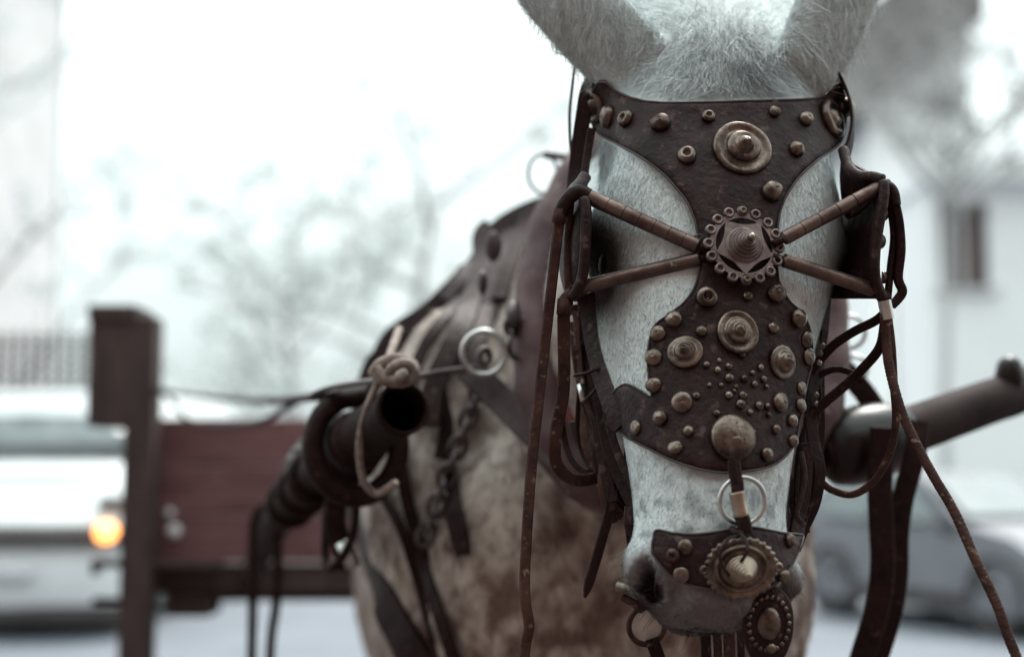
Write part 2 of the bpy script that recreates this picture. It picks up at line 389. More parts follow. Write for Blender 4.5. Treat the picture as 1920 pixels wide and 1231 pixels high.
# coat pigment: white-grey face, slate muzzle, dark eyelids with blinker shade painted round them, roan chest
def coat_colour(p):
    h = to_head(p); n1 = fbm(p, 9, 4); n2 = fbm(p + 5, 38, 3); n3 = fbm(p + 9, 110, 2)
    white = np.array([.645, .71, .71]); grey = np.array([.20, .215, .23]); brown = np.array([.125, .080, .068]); slate = np.array([.115, .080, .086])
    g = np.clip((n2 - .48) * 2.0, 0, 1) * .40 + np.clip((n1 - .5) * 2.4, 0, 1) * .45 + np.clip((n3 - .55) * 3, 0, 1) * .10
    bl = np.exp(-((h[:, 0] - .010) / .034) ** 2) * np.exp(-((h[:, 2] - .205) / .05) ** 2) * (n2 > 0)  # dun forelock patch
    c = white * (1 - g[:, None] * .6) + grey * g[:, None] * .6
    k = np.clip(bl * (1.9 * n2 - .25), 0, .7)[:, None]; c = c * (1 - k) + grey * .8 * k
    mz = np.clip((-h[:, 2] - .285) / .05 + (n2 - .5) * 1.2, 0, 1)[:, None] * .85; c = c * (1 - mz) + slate * mz
    fl = (np.clip((-h[:, 2] - .16) / .1, 0, 1) * np.clip((n3 - .52) * 6, 0, 1))[:, None] * .6; c = c * (1 - fl) + grey * .7 * fl
    ey = np.exp(-(((np.abs(h[:, 0]) - .124) / .036) ** 2 + ((h[:, 1] - .088) / .062) ** 2 + ((h[:, 2] - .0) / .060) ** 2))[:, None]  # dark eyelids, spread wider so the blinkers' shade sits in the colour
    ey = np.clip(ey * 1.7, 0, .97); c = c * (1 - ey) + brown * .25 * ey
    no = sum(np.exp(-(((h[:, 0] - nc[0] * .86) / .013) ** 2 + ((h[:, 1] - nc[1] - .032) / .024) ** 2 + ((h[:, 2] - nc[2]) / .024) ** 2)) for nc in NOSC)[:, None]
    no = np.clip(no * 1.4, 0, .95); c = c * (1 - no) + np.array([.02, .010, .010]) * no
    ins = np.zeros(len(p))                                       # trunk
    body = np.clip((h[:, 1] -   .26 + .115 * np.clip((-.12 - h[:, 2]) / .1, 0, 1)) / .08, 0, 1) * (1 - np.clip((h[:, 2] - .12) / .05, 0, 1) * (h[:, 1] < .5))
    n4 = fbm(p + 2, 24, 4)
    rb = np.clip((fbm(p + 6, 52, 4) - .42) * 2.6 + (n4 - .5) * 1.6 + (n1 - .5) * 1.0 + np.clip((1.36 - p[:, 2]) * 2.0, -.15, .55), 0, 1)[:, None]
    cream = np.array([.50, .44, .39]); roan = cream * (1 - rb) + brown * 1.35 * rb
    return np.clip(c * (1 - body[:, None]) + roan * body[:, None], .004, .8)
def set_col(me, c):
    a = me.color_attributes.new('coat', 'FLOAT_COLOR', 'POINT')
    a.data.foreach_set('color', np.concatenate([c, np.ones((len(c), 1))], 1).ravel())
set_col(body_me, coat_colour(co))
def coat_mat(name, rough, bump):
    m, n, l, b = new_mat(name)
    at = n.new('ShaderNodeAttribute'); at.attribute_name = 'coat'; l.new(at.outputs['Color'], b.inputs['Base Color'])
    b.inputs['Roughness'].default_value = rough; b.inputs['Specular IOR Level'].default_value = .25
    if bump:
        tc = n.new('ShaderNodeTexCoord'); mp = n.new('ShaderNodeMapping'); mp.inputs['Scale'].default_value = (1, 1, .3)
        nz = n.new('ShaderNodeTexNoise'); nz.inputs['Scale'].default_value = 420; nz.inputs['Detail'].default_value = 3
        bp = n.new('ShaderNodeBump'); bp.inputs['Strength'].default_value = bump; bp.inputs['Distance'].default_value = .002
        l.new(tc.outputs['Object'], mp.inputs[0]); l.new(mp.outputs[0], nz.inputs['Vector']); l.new(nz.outputs[0], bp.inputs['Height']); l.new(bp.outputs[0], b.inputs['Normal'])
    return m
M['coat'] = coat_mat('coat', .8, .5); M['hair'] = coat_mat('hair', .62, 0)
horse = empty('horse', (BX, 2.1, 0), 'white-faced grey draught horse facing the viewer, chest mottled brown, in a studded bridle', 'horse')
body = link('body', body_me, M['coat'], horse)
M['eye'] = mat('eye', (.008, .005, .004), (.02, .012, .01), rough=.5, bump=0, spec=.1)
for sx in (-1, 1):
    e = MB(); ellipsoid(e, HL(sx * .105, .085, .002), [hx * .020, hy * .024, hz * .022]); e.build('eye', M['eye'], horse)

# outlines of the leather plates in the photograph
brow_out = [(1126, 152), (1146, 166), (1167, 176), (1190, 184), (1214, 189), (1260, 191), (1331, 190), (1400, 188), (1480, 186), (1538, 183), (1562, 172), (1576, 156),
            (1586, 180), (1588, 215), (1586, 245), (1578, 266), (1562, 281), (1537, 297), (1508, 322), (1488, 346), (1472, 374), (1462, 405), (1459, 440), (1457, 475), (1459, 505),
            (1464, 532), (1483, 565), (1505, 585), (1519, 612), (1525, 645), (1524, 682), (1515, 721), (1508, 760), (1500, 800), (1494, 828), (1474, 855), (1448, 872), (1409, 881), (1370, 885), (1331, 882),
            (1292, 873), (1253, 859), (1214, 840), (1171, 818), (1148, 798), (1139, 772), (1146, 740), (1168, 720), (1196, 730), (1220, 742), (1216, 705), (1214, 668), (1219, 632), (1230, 607), (1254, 589), (1284, 565), (1303, 536),
            (1311, 503), (1312, 470), (1309, 440), (1303, 411), (1289, 378), (1268, 351), (1246, 327), (1214, 302), (1183, 283), (1148, 266), (1118, 248), (1107, 228), (1105, 200), (1112, 170)]
nbo = [(1230, 993), (1260, 998), (1291, 1001), (1325, 999), (1359, 994), (1390, 990), (1414, 988), (1442, 993), (1469, 998), (1492, 1000), (1509, 1001), (1506, 1014), (1500, 1032), (1490, 1052), (1478, 1072), (1458, 1093),
       (1432, 1108), (1403, 1115), (1370, 1110), (1337, 1104), (1306, 1100), (1278, 1091), (1258, 1079), (1242, 1063), (1230, 1048), (1222, 1032), (1224, 1010)]

def in_poly(px, py, poly, grow=1.0):
    c = np.array(poly, float); m_ = c.mean(0); c = m_ + (c - m_) * grow
    r = np.zeros(len(px), bool); j = len(c) - 1
    for i in range(len(c)):
        k = ((c[i, 1] > py) != (c[j, 1] > py)) & (px < (c[j, 0] - c[i, 0]) * (py - c[i, 1]) / (c[j, 1] - c[i, 1] + 1e-9) + c[i, 0])
        r ^= k; j = i
    return r
def to_px(p):
    q = np.asarray(p) - np.array(CAM); d = q @ np.array(CD)
    return 960 + FPX * (q @ np.array(CX)) / d, 615.5 - FPX * (q @ np.array(CY)) / d
# hair: short tapered strands following the lie of the coat
def strands(npick, region, length, width, flow, name, lift=.25, curl=.25):
    me = body_me; me.calc_loop_triangles()
    T = np.empty(len(me.loop_triangles) * 3, np.int32); me.loop_triangles.foreach_get('vertices', T); T = T.reshape(-1, 3)
    A, B, C = co[T[:, 0]], co[T[:, 1]], co[T[:, 2]]; cen = (A + B + C) / 3
    N = np.cross(B - A, C - A); ar = np.linalg.norm(N, axis=1); N = N / np.maximum(ar, 1e-12)[:, None]
    toc = np.array(CAM) - cen; toc /= np.linalg.norm(toc, axis=1)[:, None]
    wgt = region(cen) * ar * ((N * toc).sum(1) > -.35)
    if wgt.sum() == 0: return None
    idx = rng.choice(len(T), npick, p=wgt / wgt.sum())
    r1, r2 = rng.random(npick), rng.random(npick); s1 = np.sqrt(r1)
    root = A[idx] * (1 - s1)[:, None] + B[idx] * (s1 * (1 - r2))[:, None] + C[idx] * (s1 * r2)[:, None]; n = N[idx]
    f = flow(root); f = f - n * (f * n).sum(1)[:, None]; f /= np.maximum(np.linalg.norm(f, axis=1), 1e-6)[:, None]
    clump = np.stack([vnoise(root + 3, 75), vnoise(root + 13, 75), vnoise(root + 23, 75)], 1) - .5
    f = f + clump * .9 + rng.normal(0, .16, (npick, 3)); f = f - n * (f * n).sum(1)[:, None]; f /= np.maximum(np.linalg.norm(f, axis=1), 1e-6)[:, None]
    L = length(root) * rng.uniform(.6, 1.25, npick)
    li = lift * rng.uniform(.4, 1.6, npick)
    d0 = f + n * li[:, None]; d0 /= np.linalg.norm(d0, axis=1)[:, None]
    d1 = f + n * (li * .35)[:, None] + rng.normal(0, curl, (npick, 3)) - np.array([0, 0, .10]); d1 /= np.linalg.norm(d1, axis=1)[:, None]
    p1 = root + d0 * (L * .5)[:, None]; p2 = p1 + d1 * (L * .5)[:, None]
    cov = np.zeros(npick, bool)
    for pt in (root, p1, p2):
        ax_, ay_ = to_px(pt); cov |= in_poly(ax_, ay_, brow_out) | in_poly(ax_, ay_, nbo)
    kp = ~cov; root, n, f, p1, p2, L = root[kp], n[kp], f[kp], p1[kp], p2[kp], L[kp]; npick = int(kp.sum())
    sd_ = np.cross(f, n) + n * rng.normal(0, .4, npick)[:, None]; sd_ /= np.linalg.norm(sd_, axis=1)[:, None]
    w = (width * rng.uniform(.7, 1.3, npick))[:, None]
    root = root - n * .0008
    V = np.stack([root - sd_ * w, root + sd_ * w, p1 - sd_ * w * .75, p1 + sd_ * w * .75, p2], 1).reshape(-1, 3)
    b = np.arange(npick)[:, None] * 5
    F = np.concatenate([b + np.array([[0, 1, 3]]), b + np.array([[0, 3, 2]]), b + np.array([[2, 3, 4]])], 1).reshape(-1, 3)
    hmesh = bpy.data.meshes.new(name); hmesh.vertices.add(len(V)); hmesh.vertices.foreach_set('co', V.ravel())
    hmesh.loops.add(F.size); hmesh.loops.foreach_set('vertex_index', F.ravel()); hmesh.polygons.add(len(F))
    hmesh.polygons.foreach_set('loop_start', np.arange(len(F)) * 3); hmesh.update(calc_edges=True)
    hmesh.polygons.foreach_set('use_smooth', [True] * len(F))
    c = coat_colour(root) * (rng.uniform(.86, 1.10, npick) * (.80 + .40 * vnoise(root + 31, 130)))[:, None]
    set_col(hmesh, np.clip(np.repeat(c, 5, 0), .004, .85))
    nn = n + rng.normal(0, .28, (npick, 3)) + f * .15; nn /= np.linalg.norm(nn, axis=1)[:, None]
    hmesh.normals_split_custom_set_from_vertices(np.repeat(nn, 5, 0).tolist())
    o = link(name, hmesh, M['hair'], horse); tag(o, kind='stuff'); return o
HXn, HYn, HZn = [np.array(a) for a in H_AX]
def face_flow(p):
    h = to_head(p)
    down = -HZn[None] + HXn[None] * (h[:, :1] * 4)
    rad = HXn[None] * (h[:, :1] - .0) + HZn[None] * (h[:, 2:3] - .20) ; rad /= np.maximum(np.linalg.norm(rad, axis=1), .01)[:, None]
    k = np.clip((h[:, 2] - .06) / .08, 0, 1)[:, None]
    ear_d = HXn[None] * np.sign(h[:, :1]) * 1.0 + HZn[None] * .9
    ke = (np.clip((np.abs(h[:, 0]) - .09) / .03, 0, 1) * np.clip((h[:, 2] - .17) / .03, 0, 1))[:, None]
    f = down * (1 - k) + (rad + -HZn[None] * .5) * k
    return f * (1 - ke) + ear_d * ke
def reg_head(p):
    h = to_head(p); return ((h[:, 1] < .14) & (h[:, 2] > -.42) & (h[:, 2] < .45)).astype(float)
def reg_top(p):
    h = to_head(p); return ((h[:, 1] < .22) & (h[:, 2] > .12) & (h[:, 2] < .40)).astype(float)
def reg_fore(p):
    h = to_head(p); return np.exp(-((h[:, 0]) / .05) ** 2 - ((h[:, 2] - .22) / .06) ** 2) * (h[:, 1] < .2)
def reg_earin(p):
    h = to_head(p); return ((np.abs(h[:, 0]) > .085) & (h[:, 2] > .15) & (h[:, 2] < .36) & (h[:, 1] < .24)).astype(float)
def reg_chest(p):
    h = to_head(p); return ((h[:, 1] > .20) & (p[:, 2] > 1.0) & (p[:, 1] < 2.25)).astype(float)
FUR = 1.0
def lf(p): h = to_head(p); return np.interp(h[:, 2], [-.4, -.25, 0, .1, .22, .35], [.004, .005, .006, .008, .013, .016])
strands(int(150000 * FUR), reg_head, lf, .00022, face_flow, 'coat_hair', lift=.13)
strands(int(52000 * FUR), reg_top, lambda p: np.full(len(p), .015), .00020, face_flow, 'coat_hair', lift=.18, curl=.25)
strands(int(5500 * FUR), reg_fore, lambda p: np.full(len(p), .042), .00022, lambda p: -HZn[None] + HXn[None] * (to_head(p)[:, :1] * 9), 'forelock', lift=.3, curl=.5)
strands(int(6500 * FUR), reg_earin, lambda p: np.full(len(p), .030), .00022, lambda p: -HZn[None] * 1.0 + HXn[None] * np.sign(to_head(p)[:, :1]) * .2, 'ear_hair', lift=.5, curl=.35)
strands(int(40000 * FUR), reg_chest, lambda p: np.full(len(p), .018), .0006, lambda p: np.tile(np.array([[0, .2, -1.0]]), (len(p), 1)), 'chest_hair', lift=.2)

def reg_muz(p):
    h = to_head(p); return ((h[:, 2] < -.30) & (h[:, 2] > -.40) & (h[:, 1] < .16)).astype(float)
strands(170, reg_muz, lambda p: np.full(len(p), .030), .00016, lambda p: -HZn[None] - HYn[None] * .6 + HXn[None] * (to_head(p)[:, :1] * 14), 'whisker', lift=1.1, curl=.2)
strands(9000, reg_muz, lambda p: np.full(len(p), .006), .00016, lambda p: -HZn[None] + HXn[None] * (to_head(p)[:, :1] * 9), 'coat_hair', lift=.5, curl=.2)
# ---------------------------------------------------------------- the studded bridle
bridle = empty('bridle', HL(0, 0, 0), 'dark leather bridle with brass studs, rosette and blinkers on the horse head', 'bridle')
FC = -CD                                           # towards the viewer
def closed_spline(pts, n=4):
    A = [np.array(p, float) for p in pts]; m = len(A); out = []
    for i in range(m):
        p0, p1, p2, p3 = A[i - 1], A[i], A[(i + 1) % m], A[(i + 2) % m]
        for t in np.linspace(0, 1, n, endpoint=False):
            out.append(.5 * (2 * p1 + (p2 - p0) * t + (2 * p0 - 5 * p1 + 4 * p2 - p3) * t ** 2 + (3 * p1 - p0 - 3 * p2 + p3) * t ** 3))
    return out
def plate(name, outline, m, parent, off, th=.0042, step=9, miss=.0009, smooth=14, hold=None):
    """leather cut to an outline and laid over the head: every point rests on the coat plus `off`"""
    ol = closed_spline(outline, 5); n = len(ol)
    xs, ys = [p[0] for p in ol], [p[1] for p in ol]
    vv = [Vector(p) for p in ol]
    gx = np.arange(min(xs) + step / 2, max(xs), step); gy = np.arange(min(ys) + step / 2, max(ys), step)
    oa = np.array(ol)
    for iy, y in enumerate(gy):
        for x in gx + (step / 2 if iy % 2 else 0):
            if np.min((oa[:, 0] - x) ** 2 + (oa[:, 1] - y) ** 2) > (step * .55) ** 2: vv.append(Vector((x, y)))
    res = delaunay_2d_cdt(vv, [(i, (i + 1) % n) for i in range(n)], [], 1, 1e-4)
    V2, F = res[0], [list(f) for f in res[2]]
    nv_ = len(V2); d = np.full(nv_, np.nan)
    for i, p in enumerate(V2):
        h = hit(p.x, p.y)[0]
        if h is not None: d[i] = depth(h)
    ok = ~np.isnan(d); med = np.median(d[ok]); ok &= d < med + .13
    X = np.array([tuple(p) for p in V2])
    for i in np.where(~ok)[0]:
        r2 = ((X[ok] - X[i]) ** 2).sum(1); k = r2.argmin(); d[i] = d[ok][k] + math.sqrt(r2[k]) * miss
    nb_ = [set() for _ in range(nv_)]
    for f in F:
        for a in range(3): nb_[f[a]] |= {f[(a + 1) % 3], f[(a + 2) % 3]}
    nbl = [list(s_) for s_ in nb_]; d0 = d.copy()
    for _ in range(smooth):
        d = np.array([.5 * d[i] + .5 * np.mean(d[nbl[i]]) if nbl[i] else d[i] for i in range(nv_)]); d = np.minimum(d, d0)
    d = d - off
    pos = [P(X[i, 0], X[i, 1], d[i]) for i in range(nv_)]
    me = bpy.data.meshes.new('t'); me.from_pydata(pos, [], F); bm = bmesh.new(); bm.from_mesh(me); bpy.data.meshes.remove(me)
    bmesh.ops.recalc_face_normals(bm, faces=bm.faces); bm.normal_update()
    if sum(f.normal.dot(CD) for f in bm.faces) > 0:
        bmesh.ops.reverse_faces(bm, faces=bm.faces); bm.normal_update()
    bm.verts.ensure_lookup_table()
    front = [v.co.copy() for v in bm.verts]; nr = [v.normal.copy() for v in bm.verts]
    bnd = [(e.verts[0].index, e.verts[1].index) for e in bm.edges if e.is_boundary]; bset = {i for e in bnd for i in e}
    for i in bset: front[i] = front[i] - nr[i] * th * .45
    fv = [[v.index for v in f.verts] for f in bm.faces]; bm.free()
    mb = MB(); nF = len(front)
    mb.v = front + [front[i] - nr[i] * th * (.6 if i in bset else 1) for i in range(nF)]
    mb.f = fv + [[i + nF for i in f[::-1]] for f in fv] + [[a, b, b + nF, a + nF] for a, b in bnd]
    o = mb.build(name, m, parent)
    bv = BVHTree.FromPolygons(front, fv)
    E_ = [front[i] + nr[i] * .0002 for i in range(n)] ; E_.append(E_[0])
    MB().tube(E_, .00105, 6, cap=False).build('edge_binding', M['leather_grey'], o)
    return o, bv
PROF = {
 'dome': [(1, -.1), (1.0, .10), (.95, .30), (.80, .52), (.55, .70), (.28, .79), (0, .81)],
 'flat': [(1, -.1), (1.0, .06), (.93, .16), (.70, .28), (.40, .36), (.15, .38), (0, .38)],
 'hole': [(1, -.1), (1.0, .15), (.88, .42), (.66, .58), (.48, .60), (.38, .50), (.34, .25), (0, .22)],
 'nipple': [(1, -.1), (1.0, .10), (.90, .34), (.66, .55), (.30, .66), (.24, .80), (.14, .90), (0, .92)],
 'concho': [(1, -.06), (1.0, .05), (.97, .11), (.90, .135), (.80, .12), (.70, .085), (.60, .085), (.575, .17), (.54, .25), (.46, .30), (.36, .30), (.30, .29), (.275, .40), (.24, .50), (.16, .57), (.07, .60), (0, .605)],
 'steep': [(1, -.06), (1.0, .05), (.97, .11), (.88, .13), (.74, .12), (.62, .13), (.59, .26), (.54, .36), (.44, .42), (.36, .43), (.32, .56), (.26, .70), (.16, .80), (.07, .84), (0, .85)],
 'ringed': [(1, -.06), (1.0, .08), (.95, .20), (.82, .27), (.70, .24), (.58, .16), (.50, .16), (.42, .26), (.30, .34), (.14, .38), (0, .385)],
}
def surf(px, py, bv, spread=5):
    pts, ns = [], []
    for ox, oy in ((0, 0), (-spread, 0), (spread, 0), (0, -spread), (0, spread)):
        p, n_ = hit(px + ox, py + oy, bv)
        if p is not None:
            ns.append(n_ if n_.dot(CD) < 0 else -n_)
            if ox == 0 and oy == 0: pts.append(p)
    if not ns: return None, None
    nn = sum(ns, Vector()).normalized()
    if not pts:
        for q in range(1, 14):
            for ox, oy in ((-q, 0), (q, 0), (0, -q), (0, q)):
                p, _ = hit(px + ox, py + oy, bv)
                if p is not None: return p, nn
        return None, None
    return pts[0], nn
_pm = {}
def stud(px, py, r, kind, parent, bv, m='brass', name='stud', lean=None, n=None):
    p, nr = surf(px, py, bv, max(3, r * .4))
    if p is None: print('stud missed', px, py); return None
    if lean is not None: nr = (nr + lean).normalized()
    rm = r * pxm(depth(p)) * (1.1 if r < 25 else 1.03); nn = n or (28 if r > 20 else 18 if r > 9 else 12)
    tl = Vector((rng.normal(0, .06), rng.normal(0, .06), rng.normal(0, .06))); nr = (nr + tl).normalized()   # each nailed a little askew
    key = (kind, nn)
    prof = [(a * rm, h * rm * (1.0 + rng.normal(0, .06))) for a, h in PROF[kind]]
    p = p + nr * (.0012 + .05 * rm)
    prof = [(prof[0][0], prof[0][1] - .004)] + prof[1:]
    mb = MB().lathe(p, nr, prof, nn, squash=(1 + rng.normal(0, .03), 1 + rng.normal(0, .03)), dent=.010 if r > 20 else .02 if r > 9 else .03)
    return mb.build(name, M[m], parent)

i0 = brow_out.index((1459, 505)); i1 = brow_out.index((1311, 503))
brow, bvb = plate('brow_plate', brow_out[:i0] + brow_out[i1 + 1:], M['leather'], bridle, .011, step=10)
nosep, bvn = plate('nose_plate', brow_out[i0 - 2:i1 + 3], M['leather'], bridle, .0095, step=10)
for x, y, r, k in [(1113, 198, 33, 'ringed'), (1143, 219, 19, 'dome'), (1175, 224, 16, 'hole'), (1239, 232, 18, 'dome'), (1328, 220, 12, 'hole'), (1288, 293, 17, 'hole'), (1390, 281, 57, 'concho'),
                   (1451, 211, 11, 'dome'), (1509, 225, 14, 'dome'), (1557, 224, 37, 'ringed'), (1584, 202, 17, 'nipple'), (1492, 281, 16, 'nipple'), (1447, 360, 19, 'dome')]:
    stud(x, y, r, k, brow, bvb)
for x, y, r, k in [(1325, 558, 18, 'hole'), (1401, 556, 9, 'dome'), (1455, 551, 17, 'nipple'), (1264, 599, 16, 'dome'), (1234, 625, 14, 'flat'), (1315, 621, 10, 'dome'), (1382, 624, 42, 'concho'), (1449, 615, 11, 'nipple'),
                   (1495, 597, 16, 'dome'), (1511, 636, 14, 'flat'), (1285, 661, 32, 'steep'), (1465, 679, 31, 'steep'), (1226, 670, 15, 'flat'), (1515, 668, 15, 'flat'), (1226, 722, 14, 'flat'), (1279, 754, 19, 'flat'), (1462, 754, 18, 'flat'),
                   (1501, 728, 12, 'flat'), (1500, 760, 12, 'flat'), (1239, 784, 14, 'dome'), (1193, 802, 14, 'flat'), (1291, 808, 10, 'dome'), (1267, 839, 13, 'flat'), (1373, 821, 44, 'flat'), (1410, 810, 6, 'dome'),
                   (1436, 852, 12, 'dome'), (1453, 805, 9, 'dome'), (1482, 788, 12, 'dome'), (1484, 826, 11, 'dome'), (1143, 768, 16, 'flat')]:
    stud(x, y, r, k, nosep, bvn)
for x, y, r in [(1324, 684, 6), (1345, 694, 6), (1366, 687, 6.5), (1391, 666, 6), (1425, 689, 6), (1367, 709, 8), (1395, 710, 7), (1414, 720, 6), (1431, 711, 6), (1306, 742, 6.5), (1366, 741, 7), (1392, 741, 7.5), (1388, 758, 8.5),
                (1422, 761, 8), (1438, 762, 6.5), (1343, 775, 6), (1405, 773, 5.5), (1348, 676, 4), (1380, 725, 4.5), (1352, 722, 4), (1410, 699, 4.5), (1376, 733, 4), (1436, 725, 4), (1440, 778, 5), (1330, 722, 4)]:
    stud(x, y, r, 'nipple' if r > 6.2 else 'dome', nosep, bvn)

# rosette: ring of sixteen eyelets, pierced star and stepped cone
rp = (surf(1394, 440, bvb)[0] + surf(1394, 520, bvn)[0]) / 2
rn = (surf(1394, 430, bvb, 20)[1] + surf(1394, 530, bvn, 20)[1]).normalized()
rd = depth(P(1394, 461, depth(rp))) - .008
rc = P(1394, 461, rd); u_px = pxm(rd)
ru = (CX - rn * CX.dot(rn)).normalized(); rv = rn.cross(ru)
if rv.dot(CY) < 0: rv = -rv
rosette = MB().lathe(rc, rn, [(30 * u_px, -14 * u_px), (33 * u_px, -6 * u_px), (33 * u_px, -2 * u_px)], 24, ref=ru).build('rosette', M['pewter'], bridle)
def on_ros(a, r, h=0): return rc + (ru * math.cos(R(a)) + rv * math.sin(R(a))) * r * u_px + rn * h * u_px
mb = MB(); nn = 96; rs = []                       # flat ring under the eyelets
for r, h in ((55, 0), (55, 4), (66, 4), (66, 0), (55, 0)): rs.append([on_ros(360 * k / nn, r, h) for k in range(nn)])
mb.loft(rs, True, False).build('ring_plate', M['pewter'], rosette, sharp=40)
for k in range(16):
    a = 90 + 22.5 * k + rng.normal(0, .5)
    e = MB().lathe(on_ros(a, 69), rn, [(4.5 * u_px, 1 * u_px), (4.8 * u_px, 5 * u_px), (6.4 * u_px, 7.5 * u_px), (8.6 * u_px, 7.5 * u_px), (10.6 * u_px, 5 * u_px), (11 * u_px, 0), (4.5 * u_px, 0)], 18)
    e.build('eyelet', M['pewter'], rosette)
    if k in (0, 8): MB().lathe(on_ros(a, 69), rn, [(9 * u_px, 6 * u_px), (9 * u_px, 9 * u_px), (6 * u_px, 12 * u_px), (3 * u_px, 12 * u_px), (2.2 * u_px, 9 * u_px), (0, 9 * u_px)], 16).build('rivet', M['brass'], rosette)
star = []
for k in range(60):                               # five horns reach the ring, hollow sides between them leave the slots
    a = 54 + 6 * k; t = abs(((a - 54) % 72) - 36) / 36        # 1 at a horn, 0 midway
    star.append((a, 42 + 16 * t ** 2.2))
MB().loft([[on_ros(a, r, h) for a, r in star] for h in (0, 5)]).build('star_plate', M['pewter'], rosette, sharp=40)
prof = [(36, 3), (36, 6)]
for i in range(6):
    r = 34 - i * 5.0; h = 6 + i * 6.2
    prof += [(r, h), (r - .3, h + 3.4), (r - 1.4, h + 4.6), (r - 2.9, h + 4.4), (r - 4.0, h + 3.6)]
prof += [(6.5, 42), (6.5, 50), (5, 54), (2.5, 56), (0, 56.5)]
MB().lathe(rc, rn, [(r * u_px, h * u_px) for r, h in prof], 40).build('stepped_cone', M['pewter'], rosette)
MB().lathe(rc, rn, [(r * u_px, h * u_px) for r, h in [(6.8, 45), (6.8, 51), (5, 55.2), (2.5, 57), (0, 57.5)]], 16).build('cone_tip', M['brass_bright'], rosette)
MB().lathe(rc, rn, [(60 * u_px, -12 * u_px), (60 * u_px, -3 * u_px), (0, -3 * u_px)], 40).build('backing', M['leather_dark'], rosette)

# rods from rosette to blinkers
def rod(a, b, r, grooves, e1, e2):
    pa, pb = P(*a), P(*b); L = (pb - pa).length; t = (pb - pa).normalized(); rm = r * pxm(a[2])
    prof = [(rm * .55, -.002), (rm * .95, 0), (rm, .0015)]
    for g in grooves: x = g * L; prof += [(rm, x - .0005), (rm * .88, x - .0003), (rm * .88, x + .0003), (rm * 1.0, x + .0005)]
    prof += [(rm, L - .0015), (rm * .95, L), (rm * .55, L + .002)]
    o = MB().lathe(pa, t, prof, 20).build('rod', M['rod'], bridle, sharp=22)
    MB().tube([pa - t * .012, pa + t * .004], rm * .55, 10).build('rod_pin', M['leather_dark'], o)
    MB().tube([pb - t * .004, pb + t * .012], rm * .6, 10).build('rod_pin', M['leather_dark'], o)
rod((1308, 462, rd + .004), (1101, 368, 1.425), 14.5, [.12, .25, .385, .52, .66, .81], 0, 0)
rod((1311, 485, rd + .004), (1093, 537, 1.425), 13.5, [], 0, 0)
rod((1470, 447, rd + .004), (1648, 352, 1.425), 13.5, [.18, .36, .55, .73], 0, 0)
rod((1470, 488, rd + .004), (1644, 545, 1.425), 13.5, [], 0, 0)

# blinkers: stiff leather wings beside the eyes
def wing(front, rear, th, name='blinker'):
    f, r = spline(front, 5), spline(rear, 5); n = len(f); rings = []
    A = [P(*p) for p in f]; B = [P(*p) for p in r]
    side = (B[n // 2] - A[n // 2]).cross(A[-1] - A[0]).normalized()
    if side.dot(CX) * (1 if f[n // 2][0] > 1340 else -1) < 0: side = -side
    mb = MB(); G_ = []
    for k in range(7):
        t = k / 6; G_.append([A[i].lerp(B[i], t) + side * (.012 * math.sin(math.pi * t) * math.sin(math.pi * i / (n - 1))) for i in range(n)])
    out_ = [[p + side * th for p in row] for row in G_]
    loop = [[*[row[i] for row in G_], *[row[i] for row in out_[::-1]]] for i in range(n)]
    mb.loft(loop)
    o = mb.build(name, M['leather'], bridle)
    MB().tube([a + side * th * .5 for a in A], .0052, 10).build('piping', M['leather'], o)
    return o, side
bl, sl = wing([(1100, 372, 1.42), (1104, 400, 1.415), (1103, 450, 1.412), (1100, 500, 1.414), (1092, 535, 1.418), (1078, 560, 1.424)],
              [(1082, 365, 1.50), (1068, 400, 1.52), (1064, 450, 1.525), (1064, 500, 1.525), (1068, 540, 1.52), (1072, 570, 1.50)], .005)
br, sr = wing([(1652, 340, 1.42), (1652, 370, 1.415), (1643, 420, 1.412), (1636, 470, 1.412), (1636, 520, 1.414), (1650, 560, 1.42)],
              [(1585, 300, 1.50), (1583, 350, 1.52), (1570, 420, 1.53), (1555, 480, 1.535), (1548, 530, 1.53), (1560, 560, 1.50)], .005)
for (x, y, d, r) in [(1076, 405, 1.45, 14), (1069, 487, 1.46, 14)]:
    mb = MB().lathe(P(x, y, d), (sl + FC * .25).normalized(), [(a * r * pxm(d), h * r * pxm(d)) for a, h in PROF['dome']], 18).build('stud', M['brass'], bl)
for (x, y, d, r) in [(1655, 400, 1.43, 15), (1649, 452, 1.43, 15), (1655, 520, 1.43, 12)]:
    mb = MB().lathe(P(x, y, d), (sr + FC * .25).normalized(), [(a * r * pxm(d), h * r * pxm(d)) for a, h in PROF['dome']], 18).build('stud', M['brass'], br)
def S(name, pts, w, m='leather_dark', th=.0032, face=None, parent=None, n=8):
    """strap through photo points; w in photo pixels"""
    d0 = pts[0][2]
    return MB().strap(pspline(pts, n), w * pxm(d0), th, face or FC, tip=name == 'strap_end').build(name, M[m], parent or bridle, sharp=35)
def T(name, pts, r, m='leather_dark', parent=None, n=8, oval=1.0, ripple=0, seg=10):
    pp = pspline(pts, n if not ripple else n * 4); rm = r * pxm(pts[0][2])
    rr = [rm * (1 + (ripple * math.sin(i * 2.1) + rng.normal(0, ripple * .4) if ripple else 0)) for i in range(len(pp))]
    return MB().tube(pp, rr, seg, oval=oval).build(name, M[m], parent or bridle)
T('corner_loop', [(1104, 367, 1.424), (1088, 360, 1.425), (1072, 366, 1.425), (1058, 384, 1.425), (1051, 402, 1.425)], 14, 'leather_dark')
T('corner_loop', [(1650, 350, 1.424), (1664, 350, 1.425), (1674, 362, 1.425), (1678, 385, 1.425)], 12, 'leather_dark')
T('corner_loop', [(1098, 540, 1.43), (1078, 548, 1.43), (1062, 560, 1.43), (1056, 576, 1.43)], 13, 'leather_worn')
